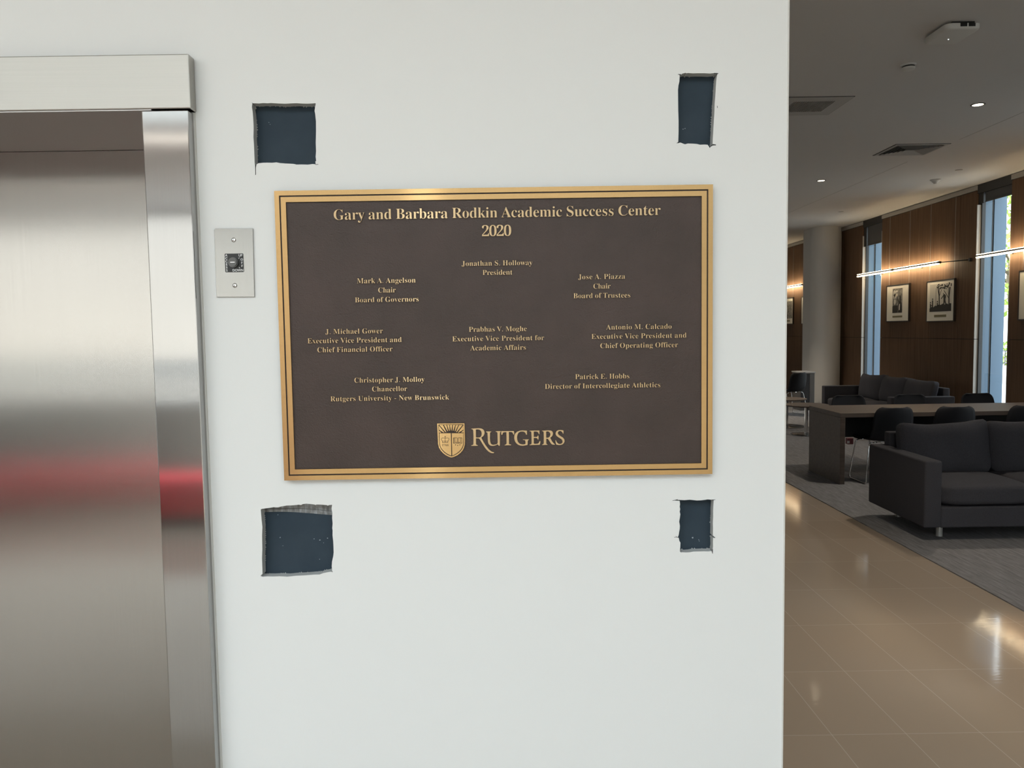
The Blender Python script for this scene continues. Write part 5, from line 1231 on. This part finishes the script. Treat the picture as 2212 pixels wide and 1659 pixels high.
# ------------------------------------------------------------------ cabinet by the pillar
cb = thing('waste_cabinet', 'low grey cabinet with a dark open front standing left of the round pillar', 'cabinet', (5.76, 15.2, CZ))
obj('body', bx((5.645, 15.0, CZ), (5.915, 15.45, 0.735), 0.003, 1), M['cabinet'], cb)
obj('top', bx((5.63, 14.985, 0.736), (5.93, 15.46, 0.762), 0.002, 1), mat('cabinet_top', (0.34, 0.33, 0.32), 0.4), cb)
obj('front_opening', bx((5.652, 14.994, 0.06), (5.81, 15.002, 0.715)), M['cabinet_dark'], cb)
obj('door', bx((5.818, 14.990, 0.03), (5.910, 15.0, 0.725), 0.002, 1), M['cabinet'], cb)

bxo = thing('small_box', 'tiny red and white box on the carpet seen under the long table', 'box', (4.66, 10.6, CZ))
obj('carton', bx((4.63, 10.56, CZ), (4.71, 10.63, 0.09), 0.003, 1), M['box_red'], bxo)
obj('label_patch', bx((4.622, 10.556, 0.02), (4.655, 10.5605, 0.055)), M['box_white'], bxo)

# ------------------------------------------------------------------ framed photographs on the walnut wall
def blob(cy, cz, ry, rz, n=14, jag=0.0):
    return [(cy + ry * math.cos(2 * math.pi * k / n) * random.uniform(1 - jag, 1), cz + rz * math.sin(2 * math.pi * k / n) * random.uniform(1 - jag, 1)) for k in range(n)]


def picture(label, y0, y1, z0, z1, photo, caption, style):
    """y0 < y1: nearer end first; seen from the room the far end (y1) is on the left"""
    x0 = XW - 0.036
    t = thing('framed_photo', label, 'picture', (XW - 0.018, (y0 + y1) / 2, (z0 + z1) / 2), 'framed photographs on the walnut wall')
    bm = nb()
    w = 0.016
    for a, b, c, d in ((y0, y1, z0, z0 + w), (y0, y1, z1 - w, z1), (y0, y0 + w, z0 + w, z1 - w), (y1 - w, y1, z0 + w, z1 - w)):
        box(bm, (x0, a, c), (XW - 0.004, b, d), 0.001, 1)
    obj('frame', bm, M['frame_black'], t)
    obj('mat_board', bx((x0 + 0.006, y0 + w, z0 + w), (XW - 0.006, y1 - w, z1 - w)), M['mat_board'], t)
    W, H = y1 - y0, z1 - z0
    py0, py1, pz0, pz1 = photo

    def Y(u):
        return y1 - u * W

    def Z(v):
        return z0 + v * H
    base = M['photo_light'] if style in ('statue', 'plain') else M['photo_mid']
    ph = obj('photograph', bx((x0 + 0.0045, Y(py1), Z(pz0)), (x0 + 0.007, Y(py0), Z(pz1))), base, t)
    pw, phh = (py1 - py0), (pz1 - pz0)

    def Q(u, v):
        return (Y(py0 + u * pw), Z(pz0 + v * phh))
    bm = nb()
    xa, xb = x0 + 0.0035, x0 + 0.0046

    def add(poly):
        prism_x(bm, [Q(*p) for p in poly], xa, xb)

    def stroke(pts, w):
        for (ua, va), (ub, vb) in zip(pts, pts[1:]):
            dx, dz = ub - ua, vb - va
            L = math.hypot(dx, dz)
            nx, nz = -dz / L * w / 2, dx / L * w / 2
            add([(ua + nx, va + nz), (ub + nx, vb + nz), (ub - nx, vb - nz), (ua - nx, va - nz)])
    if style == 'statue':
        top = [(0, 0), (1, 0), (1, 0.27)]
        top += [(1 - k / 16, 0.26 + 0.025 * math.sin(k * 2.3) - 0.11 * max(0, (k - 7) / 9)) for k in range(1, 17)]
        add(top)
        stroke([(0.46, 0.2), (0.45, 0.5), (0.42, 0.85)], 0.045)
        stroke([(0.45, 0.5), (0.38, 0.78), (0.33, 0.9)], 0.018)
        stroke([(0.45, 0.55), (0.56, 0.8)], 0.018)
        stroke([(0.90, 0.22), (0.89, 0.5), (0.93, 0.85)], 0.05)
        stroke([(0.89, 0.45), (0.66, 0.75)], 0.022)
        stroke([(0.88, 0.5), (0.85, 0.9)], 0.018)
        stroke([(0.29, 0.08), (0.30, 0.85)], 0.012)
        for k in range(42):
            u, v = random.uniform(0.34, 0.99), random.uniform(0.80, 0.99)
            if u < 0.45 and v < 0.86:
                continue
            add([(u + 0.035 * random.uniform(.5, 1.2) * math.cos(q * 1.257), v + 0.03 * random.uniform(.5, 1.2) * math.sin(q * 1.257)) for q in range(5)])
        # standing figure silhouette
        add([(0.63, 0.59), (0.66, 0.62), (0.71, 0.61), (0.755, 0.56), (0.76, 0.50), (0.735, 0.44), (0.745, 0.36), (0.785, 0.25), (0.74, 0.24), (0.705, 0.33), (0.69, 0.25), (0.645, 0.25), (0.65, 0.38), (0.645, 0.48)])
        add([(0.62, 0.625), (0.635, 0.665), (0.65, 0.66), (0.655, 0.61)])
        stroke([(0.64, 0.57), (0.585, 0.50), (0.54, 0.455)], 0.03)
        for u, h in ((0.04, 0.30), (0.14, 0.42), (0.37, 0.32)):
            stroke([(u, 0.15), (u, h)], 0.05)
            add([(u - 0.025, h + 0.02), (u + 0.025, h + 0.02), (u + 0.02, h + 0.07), (u - 0.02, h + 0.07)])
        stroke([(0.03, 0.22), (0.14, 0.24)], 0.03)
        stroke([(0.37, 0.22), (0.46, 0.24)], 0.03)
        obj('figure_and_trees', bm, M['photo_dark'], ph)
    elif style == 'portrait':
        add([(0, 0), (0.55, 0), (0.55, 0.29), (0.52, 0.31), (0.06, 0.30), (0, 0.27)])
        add([(0.60, 0), (0.95, 0), (0.98, 0.15), (0.93, 0.40), (0.86, 0.47), (0.86, 0.62), (0.80, 0.72), (0.72, 0.68), (0.70, 0.58), (0.73, 0.5), (0.62, 0.44), (0.58, 0.30)])
        stroke([(0.50, 0.64), (0.51, 0.53), (0.64, 0.46)], 0.05)
        obj('figure_silhouette', bm, M['photo_dark'], ph)
        b2 = nb()
        for cu, cv, ru, rv in ((0.20, 0.80, 0.17, 0.15), (0.28, 0.70, 0.15, 0.13), (0.15, 0.66, 0.12, 0.10), (0.42, 0.88, 0.14, 0.05), (0.46, 0.74, 0.10, 0.07), (0.24, 0.45, 0.12, 0.13)):
            prism_x(b2, [Q(cu + ru * math.cos(q * 0.6283) * random.uniform(.75, 1), cv + rv * math.sin(q * 0.6283) * random.uniform(.75, 1)) for q in range(10)], xa + 0.0002, xb)
        prism_x(b2, [Q(*p) for p in ((0.66, 0.10), (0.76, 0.12), (0.78, 0.36), (0.70, 0.36), (0.66, 0.24))], xa - 0.0003, xb)
        obj('pale_foliage', b2, M['photo_light'], ph)
    elif style == 'figure':
        add([(0.15, 0.83), (0.32, 0.83), (0.33, 0.70), (0.42, 0.60), (0.40, 0.40), (0.35, 0.05), (0.22, 0.05), (0.2, 0.4), (0.12, 0.6), (0.16, 0.70)])
        obj('standing_figure', bm, M['photo_light'], ph)
    else:
        bm.free()
    cu0, cu1, cv0, cv1 = caption
    obj('caption_plate', bx((x0 + 0.0045, Y(cu1), Z(cv0)), (x0 + 0.007, Y(cu0), Z(cv1))), M['caption'], t)
    for yy in (y0 + 0.05, y1 - 0.05):
        obj('hanging_wire', tube(nb(), [(XW - 0.012, yy, z1 - 0.005), (XW - 0.012, yy, TOPW + 0.01)], 0.0012, 6), M['leg_silver'], t)


picture('framed photograph with narrow portrait print, beside the shaded slit window', 13.14, 13.93, 1.700, 2.350, (0.285, 0.715, 0.24, 0.895), (0.29, 0.72, 0.115, 0.165), 'portrait')
picture('framed photograph of a dark figure among trees, nearer of the pair between the slit windows', 11.80, 12.59, 1.682, 2.340, (0.125, 0.90, 0.245, 0.905), (0.30, 0.73, 0.11, 0.17), 'statue')
picture('framed photograph of a pale standing figure at the edge of the white wall', 18.53, 19.32, 1.71, 2.355, (0.25, 0.93, 0.22, 0.86), (0.35, 0.75, 0.105, 0.15), 'figure')
picture('framed picture whose edge shows beside the taupe wall stub', 17.21, 18.0, 1.705, 2.340, (0.3, 0.72, 0.24, 0.88), (0.3, 0.7, 0.11, 0.16), 'plain')
picture('framed picture cut by the right edge of the photo, right of the bright slit window', 9.53, 10.315, 1.675, 2.332, (0.3, 0.72, 0.24, 0.88), (0.3, 0.7, 0.11, 0.16), 'portrait')

# ------------------------------------------------------------------ linear wall lights
XB, ZB = 6.65, 2.595


def wall_light(label, y0, y1, arms, rod=None):
    t = thing('wall_light', label, 'wall light', (XB, (y0 + y1) / 2, ZB), 'linear wall lights along the walnut wall')
    obj('housing', bx((XB - 0.022, y0, ZB - 0.006), (XB + 0.022, y1, ZB + 0.014), 0.002, 1), M['black_metal'], t)
    o = obj('upper_lens', bx((XB - 0.018, y0 + 0.02, ZB + 0.0145), (XB + 0.018, y1 - 0.02, ZB + 0.026), 0.005, 3), M['lamp_soft'], t)
    o = obj('lower_lens', bx((XB - 0.020, y0 + 0.015, ZB - 0.027), (XB + 0.020, y1 - 0.015, ZB - 0.0065), 0.008, 3), M['lamp_glow'], t)
    obj('wall_washer_lens', bx((XB + 0.0225, y0 + 0.02, ZB - 0.004), (XB + 0.026, y1 - 0.02, ZB + 0.012)), M['wash_glow'], t)  # added glowing strip on the wall side, brightens the panelling
    obj('end_cap', bx((XB - 0.022, y0 - 0.03, ZB - 0.012), (XB + 0.022, y0 + 0.012, ZB + 0.020), 0.004, 2), M['black_metal'], t)
    for ya in arms:
        bm = nb()
        tube(bm, [(XB + 0.02, ya, ZB + 0.004), (XW - 0.02, ya, ZB + 0.004)], 0.008, 10)
        a = obj('arm', bm, M['black_metal'], t, smooth=True)
        bm = nb()
        cyl(bm, (XW - 0.011, ya, ZB + 0.004), 0.028, 0.020, 'x', 20)
        cyl(bm, (XW - 0.03, ya, ZB + 0.004), 0.014, 0.03, 'x', 16)
        auto_smooth(obj('wall_mount', bm, M['black_metal'], a))
    if rod:
        bm = nb()
        tube(bm, [(XB, y0 + 0.005, ZB + 0.003), (XB + 0.02, y0 - 0.04, ZB + 0.002), (XW - 0.03, rod, ZB - 0.012)], 0.007, 8)
        a = obj('feed_rod', bm, M['black_metal'], t, smooth=True)
        bm = nb()
        cyl(bm, (XW - 0.02, rod - 0.005, ZB - 0.0125), 0.024, 0.038, 'x', 16)
        auto_smooth(obj('wall_mount', bm, M['black_metal'], a))


wall_light('far bar of the lit linear light pair crossing the shaded slit window', 13.50, 14.847, [14.18])
wall_light('near bar of the lit linear light pair above the two framed photographs', 12.03, 13.44, [12.80], rod=11.44)
wall_light('lit linear wall light crossing the bright slit window at the right edge', 9.72, 11.07, [10.50])
wall_light('lit linear wall light that continues toward the viewer past the photo edge', 8.30, 9.66, [8.9])
wall_light('distant lit linear light showing between white wall and wall stub', 17.67, 19.03, [18.1], rod=17.0)
wall_light('most distant lit linear light, mostly hidden by the white wall', 19.06, 20.40, [19.6])

# ------------------------------------------------------------------ ceiling devices
C = CEIL
vt = thing('return_grille', 'square slotted return grille in the ceiling next to the white wall', 'ceiling vent', (2.765, 7.24, C))
VX0, VX1, VY0, VY1 = 2.455, 3.070, 6.945, 7.530


def rect_ring(bm, x0, x1, y0, y1, w, z0, z1):
    for a, b, c, d in ((x0, x1, y0, y0 + w), (x0, x1, y1 - w, y1), (x0, x0 + w, y0 + w, y1 - w), (x1 - w, x1, y0 + w, y1 - w)):
        box(bm, (a, c, z0), (b, d, z1))


bm = nb()
rect_ring(bm, VX0, VX1, VY0, VY1, 0.008, C - 0.003, C - 0.0002)
obj('shadow_gap', bm, M['vent_dark'], vt)
bm = nb()
rect_ring(bm, VX0 + 0.008, VX1 - 0.008, VY0 + 0.008, VY1 - 0.008, 0.115, C - 0.007, C - 0.0002)
obj('face_panel', bm, M['vent_white'], vt)
obj('slot_recess', bx((VX0 + 0.12, VY0 + 0.12, C - 0.0024), (VX1 - 0.12, VY1 - 0.12, C - 0.0003)), M['vent_dark'], vt)
nsl = 20
for k in range(nsl):
    x = VX0 + 0.128 + (VX1 - VX0 - 0.256) * (k + 0.5) / nsl
    obj('slat', bx((x - 0.0040, VY0 + 0.122, C - 0.0055), (x + 0.0040, VY1 - 0.122, C - 0.0028)), M['vent_white'], vt)

vd = thing('ceiling_diffuser', 'square louvred supply diffuser in the middle of the lounge ceiling', 'ceiling vent', (4.645, 9.04, C))
DX_0, DX_1, DY0, DY1 = 4.335, 4.955, 8.765, 9.325
bm = nb()
rect_ring(bm, DX_0, DX_1, DY0, DY1, 0.010, C - 0.003, C - 0.0002)
obj('shadow_gap', bm, M['vent_dark'], vd)
bm = nb()
rect_ring(bm, DX_0 + 0.01, DX_1 - 0.01, DY0 + 0.01, DY1 - 0.01, 0.035, C - 0.008, C - 0.0002)
obj('face_frame', bm, M['vent_white'], vd)
obj('recess', bx((DX_0 + 0.046, DY0 + 0.046, C - 0.0016), (DX_1 - 0.046, DY1 - 0.046, C - 0.0003)), M['vent_dark'], vd)
for k in range(6):
    i0 = 0.050 + k * 0.036
    bm = nb()
    x0, x1, y0, y1 = DX_0 + i0, DX_1 - i0, DY0 + i0, DY1 - i0
    i1 = 0.020
    lo_, hi_ = C - 0.0165, C - 0.002
    o_ = [(x0, y0), (x1, y0), (x1, y1), (x0, y1)]
    n_ = [(x0 + i1, y0 + i1), (x1 - i1, y0 + i1), (x1 - i1, y1 - i1), (x0 + i1, y1 - i1)]
    for q in range(4):
        j = (q + 1) % 4
        a = [bm.verts.new((*o_[q], lo_)), bm.verts.new((*o_[j], lo_)), bm.verts.new((*n_[j], hi_)), bm.verts.new((*n_[q], hi_))]
        b = [bm.verts.new((v.co.x, v.co.y, v.co.z + 0.0014)) for v in a]
        bm.faces.new(a)
        bm.faces.new(b[::-1])
        for e in range(4):
            bm.faces.new((a[e], a[(e + 1) % 4], b[(e + 1) % 4], b[e]))
    obj('louvre', bm, M['vent_white'], vd)


def downlight(label, x, y, gain=1.0):
    t = thing('downlight', label, 'ceiling light', (x, y, C), 'recessed ceiling downlights')
    auto_smooth(obj('trim_ring', lathe(nb(), (x, y, C), [(0.047, -0.0002), (0.047, -0.004), (0.060, -0.004), (0.062, -0.0002), (0.047, -0.0002)], 32), M['black_metal'], t))
    auto_smooth(obj('lens', cyl(nb(), (x, y, C - 0.0016), 0.0465, 0.0026, 'z', 32), M['downlight_glow'], t))
    l = bpy.data.lights.new('downlight_beam', 'SPOT')
    l.energy = DOWN_W * gain
    l.color = (1.0, 0.87, 0.70)
    l.spot_size = math.radians(95)
    l.spot_blend = 0.6
    l.shadow_soft_size = 0.10
    o = bpy.data.objects.new('downlight_beam', l)
    o.location = (0, 0, -0.012)
    o.parent = t
    COL.objects.link(o)


DOWN_W = 215.0
downlight('lit recessed downlight at the right, above the near sofa', 4.345, 7.268)
downlight('small lit recessed downlight farther back near the white wall', 4.335, 10.84, 0.5)
downlight('lit recessed downlight outside the view over the tile walkway', 2.2, 3.7)  # unseen lamp added for warm light on the tiles
downlight('lit recessed downlight hidden behind the white wall near the round tables', 4.335, 14.4, 1.6)  # extra hidden lamp added to brighten the lounge

ap = thing('access_point', 'square white wireless access point hanging from the ceiling', 'access point', (3.05, 5.43, C))
def rounded(x0, x1, y0, y1, r, ins=0.0):
    x0, x1, y0, y1 = x0 + ins, x1 - ins, y0 + ins, y1 - ins
    return [(cx + r * math.cos(math.radians(a0 + s * 15)), cy + r * math.sin(math.radians(a0 + s * 15))) for cx, cy, a0 in ((x1 - r, y1 - r, 0), (x0 + r, y1 - r, 90), (x0 + r, y0 + r, 180), (x1 - r, y0 + r, 270)) for s in range(7)]


bm = nb()
lay = [(C - 0.018, 0.004), (C - 0.020, 0.0), (C - 0.044, 0.0), (C - 0.052, 0.004), (C - 0.057, 0.012), (C - 0.058, 0.022)]
rings = [[bm.verts.new((x, y, z)) for x, y in rounded(2.935, 3.175, 5.285, 5.585, 0.04, i_)] for z, i_ in lay]
for a, b in zip(rings, rings[1:]):
    for q in range(len(a)):
        bm.faces.new((a[q], a[(q + 1) % len(a)], b[(q + 1) % len(a)], b[q]))
bm.faces.new(rings[0])
bm.faces.new(rings[-1][::-1])
auto_smooth(obj('cover', bm, M['white_plastic'], ap))
bm = nb()
box(bm, (2.99, 5.31, C - 0.0178), (3.14, 5.55, C - 0.0002))
obj('mount_bracket', bm, M['black_metal'], ap)
for xa, xb in ((3.030, 3.075), (3.085, 3.130)):
    obj('cable_port', bx((xa, 5.2835, C - 0.042), (xb, 5.290, C - 0.020)), M['black_metal'], ap)
bm = nb()
bmesh.ops.create_uvsphere(bm, u_segments=12, v_segments=8, radius=0.004, matrix=Matrix.Translation((3.055, 5.47, C - 0.058)))
obj('status_light', bm, M['led'], ap, smooth=True)

sd = thing('smoke_detector', 'small round white smoke detector on the ceiling below the access point', 'smoke detector', (3.13, 6.155, C))
auto_smooth(obj('base_plate', cyl(nb(), (3.13, 6.155, C - 0.006), 0.058, 0.0116, 'z', 32), M['white_plastic'], sd))
auto_smooth(obj('smoke_slot', cyl(nb(), (3.13, 6.155, C - 0.017), 0.046, 0.010, 'z', 32), M['vent_dark'], sd))
auto_smooth(obj('cover', lathe(nb(), (3.13, 6.155, C), [(0, -0.046), (0.030, -0.045), (0.047, -0.036), (0.050, -0.0225), (0, -0.0225)], 32), M['white_plastic'], sd))

oc = thing('occupancy_sensor', 'white cone shaped occupancy sensor on the ceiling near the walnut wall', 'sensor', (5.955, 10.9, C))
auto_smooth(obj('base_ring', cyl(nb(), (5.955, 10.9, C - 0.008), 0.070, 0.0156, 'z', 32), M['white_plastic'], oc))
auto_smooth(obj('sensor_dome', lathe(nb(), (5.955, 10.9, C), [(0, -0.062), (0.02, -0.058), (0.035, -0.04), (0.058, -0.018), (0.058, -0.0162), (0, -0.0162)], 32), M['white_plastic'], oc))


def sprinkler(label, x, y):
    o = auto_smooth(obj('sprinkler_cover', cyl(nb(), (x, y, C - 0.004), 0.043, 0.0076, 'z', 28), M['vent_white']))
    tag(o, label, 'sprinkler', 'flat sprinkler covers')


sprinkler('flat round sprinkler cover on the ceiling beyond the louvred diffuser', 5.90, 10.25)
sprinkler('flat round sprinkler cover on the ceiling above the shaded slit window', 5.85, 13.74)

for k, (fy, lb) in enumerate(((-0.5, 'foyer linear ceiling light nearest the elevator, mirrored as a pale line in the steel'), (-4.7, 'foyer linear ceiling light nearest the glazing, mirrored in the steel'))):
    t = thing('linear_ceiling_light', lb, 'ceiling light', (-3.0, fy, C), 'foyer linear ceiling lights')  # invented lamps that light the plaque wall and streak the steel
    obj('housing', bx((-7.5, fy - 0.05, C - 0.03), (1.5, fy + 0.05, C - 0.0002)), M['white_plastic'], t)
    obj('diffuser', bx((-7.48, fy - 0.04, C - 0.036), (1.48, fy + 0.04, C - 0.0302)), M['foyer_glow'], t)

# ------------------------------------------------------------------ invented foyer bench (makes the red band in the steel)
rb = thing('bench', 'low red upholstered bench mirrored as a red band in the elevator door', 'bench', (-4.2, -3.4, 0))
auto_smooth(obj('seat', bx((-7.2, -3.75, 0.10), (-1.9, -3.25, 0.41), 0.03, 4), M['red_fabric'], rb))
obj('plinth', bx((-7.1, -3.68, 0.0), (-2.0, -3.32, 0.0998)), M['black_metal'], rb)

# ------------------------------------------------------------------ outdoors
gnd = obj('ground', bx((-60, -60, -0.45), (90, 90, -0.21)), M['street'])
tag(gnd, 'sunlit pale street and lawn level outside the building', 'ground', kind='structure')
pv = obj('pavement', bx((XW + 0.46, -30, -0.209), (14.0, 60, -0.06)), M['paving'])
tag(pv, 'sunlit pale pavement outside the slit windows', 'pavement', kind='structure')
pf = obj('pavement', bx((-30, -30, -0.209), (XW + 0.4, YB - 0.32, -0.06)), M['paving'])
tag(pf, 'sunlit pale forecourt outside the foyer glazing', 'pavement', kind='structure')

fn = thing('fence', 'black railing fence on a low pale wall outside the bright slit window', 'fence', (14.5, 22.5, -0.2))
obj('low_wall', bx((14.4, 8, -0.21), (14.65, 45, 0.42)), M['low_wall'], fn)
bm = nb()
for z in (0.48, 0.84):
    box(bm, (14.51, 8, z), (14.54, 45, z + 0.03))
obj('rail', bm, M['fence_metal'], fn)
for k in range(24):
    y = 17.6 + k * 0.42
    obj('baluster', bx((14.515, y, 0.42), (14.535, y + 0.02, 0.86)), M['fence_metal'], fn)


def leaf_cloud(n, sampler, size, seed):
    rg = random.Random(seed)
    bm = nb()
    for _ in range(n):
        c = Vector(sampler(rg))
        a = Vector((rg.gauss(0, 1), rg.gauss(0, 1), rg.gauss(0, 1))).normalized()
        b = a.cross(Vector((rg.gauss(0, 1), rg.gauss(0, 1), rg.gauss(0, 1)))).normalized()
        s = size * rg.uniform(0.6, 1.3)
        v = [bm.verts.new(c + a * s), bm.verts.new(c + b * s * 0.5), bm.verts.new(c - a * s), bm.verts.new(c - b * s * 0.5)]
        bm.faces.new(v)
    return bm


def tree(label, x, y, zlo, zhi, rx, n, seed):
    t = thing('tree', label, 'tree', (x, y, -0.2), 'street trees')
    bm = nb()
    tube(bm, [(x, y, -0.21), (x + 0.1, y, 1.5), (x, y + 0.1, 3.2), (x + 0.1, y, (zlo + zhi) / 2)], 0.14, 10)
    for k in range(7):
        a = k * 0.9
        tube(bm, [(x + 0.05, y, zlo + 0.3 + k * 0.35), (x + math.cos(a) * rx * 0.6, y + math.sin(a) * rx * 0.6, zlo + 1.4 + k * 0.45)], 0.05, 6)
    obj('trunk', bm, M['bark'], t, smooth=True)
    cz, rz = (zlo + zhi) / 2, (zhi - zlo) / 2

    def smp(rg):
        while True:
            p = (rg.uniform(-1, 1), rg.uniform(-1, 1), rg.uniform(-1, 1))
            d = p[0] ** 2 + p[1] ** 2 + p[2] ** 2
            if 0.15 < d < 1:
                return (x + p[0] * rx, y + p[1] * rx, cz + p[2] * rz)
    o = obj('foliage', leaf_cloud(n, smp, 0.13, seed), M['leaf'], t)
    o['kind'] = 'stuff'


tree('sunlit green street tree seen through the bright slit window', 17.5, 27.0, 1.9, 8.2, 2.7, 1500, 1)
tree('sunlit street tree farther along behind the first, outside the bright slit window', 21.0, 34.5, 2.2, 9.5, 3.0, 800, 2)
hd = obj('hedge', leaf_cloud(2200, lambda rg: (15.3 + rg.uniform(-0.4, 0.4), rg.uniform(17, 33), 0.2 + 0.9 * rg.random() ** 0.7), 0.09, 5), M['leaf'])
tag(hd, 'low clipped green hedge behind the railing fence outside', 'hedge')
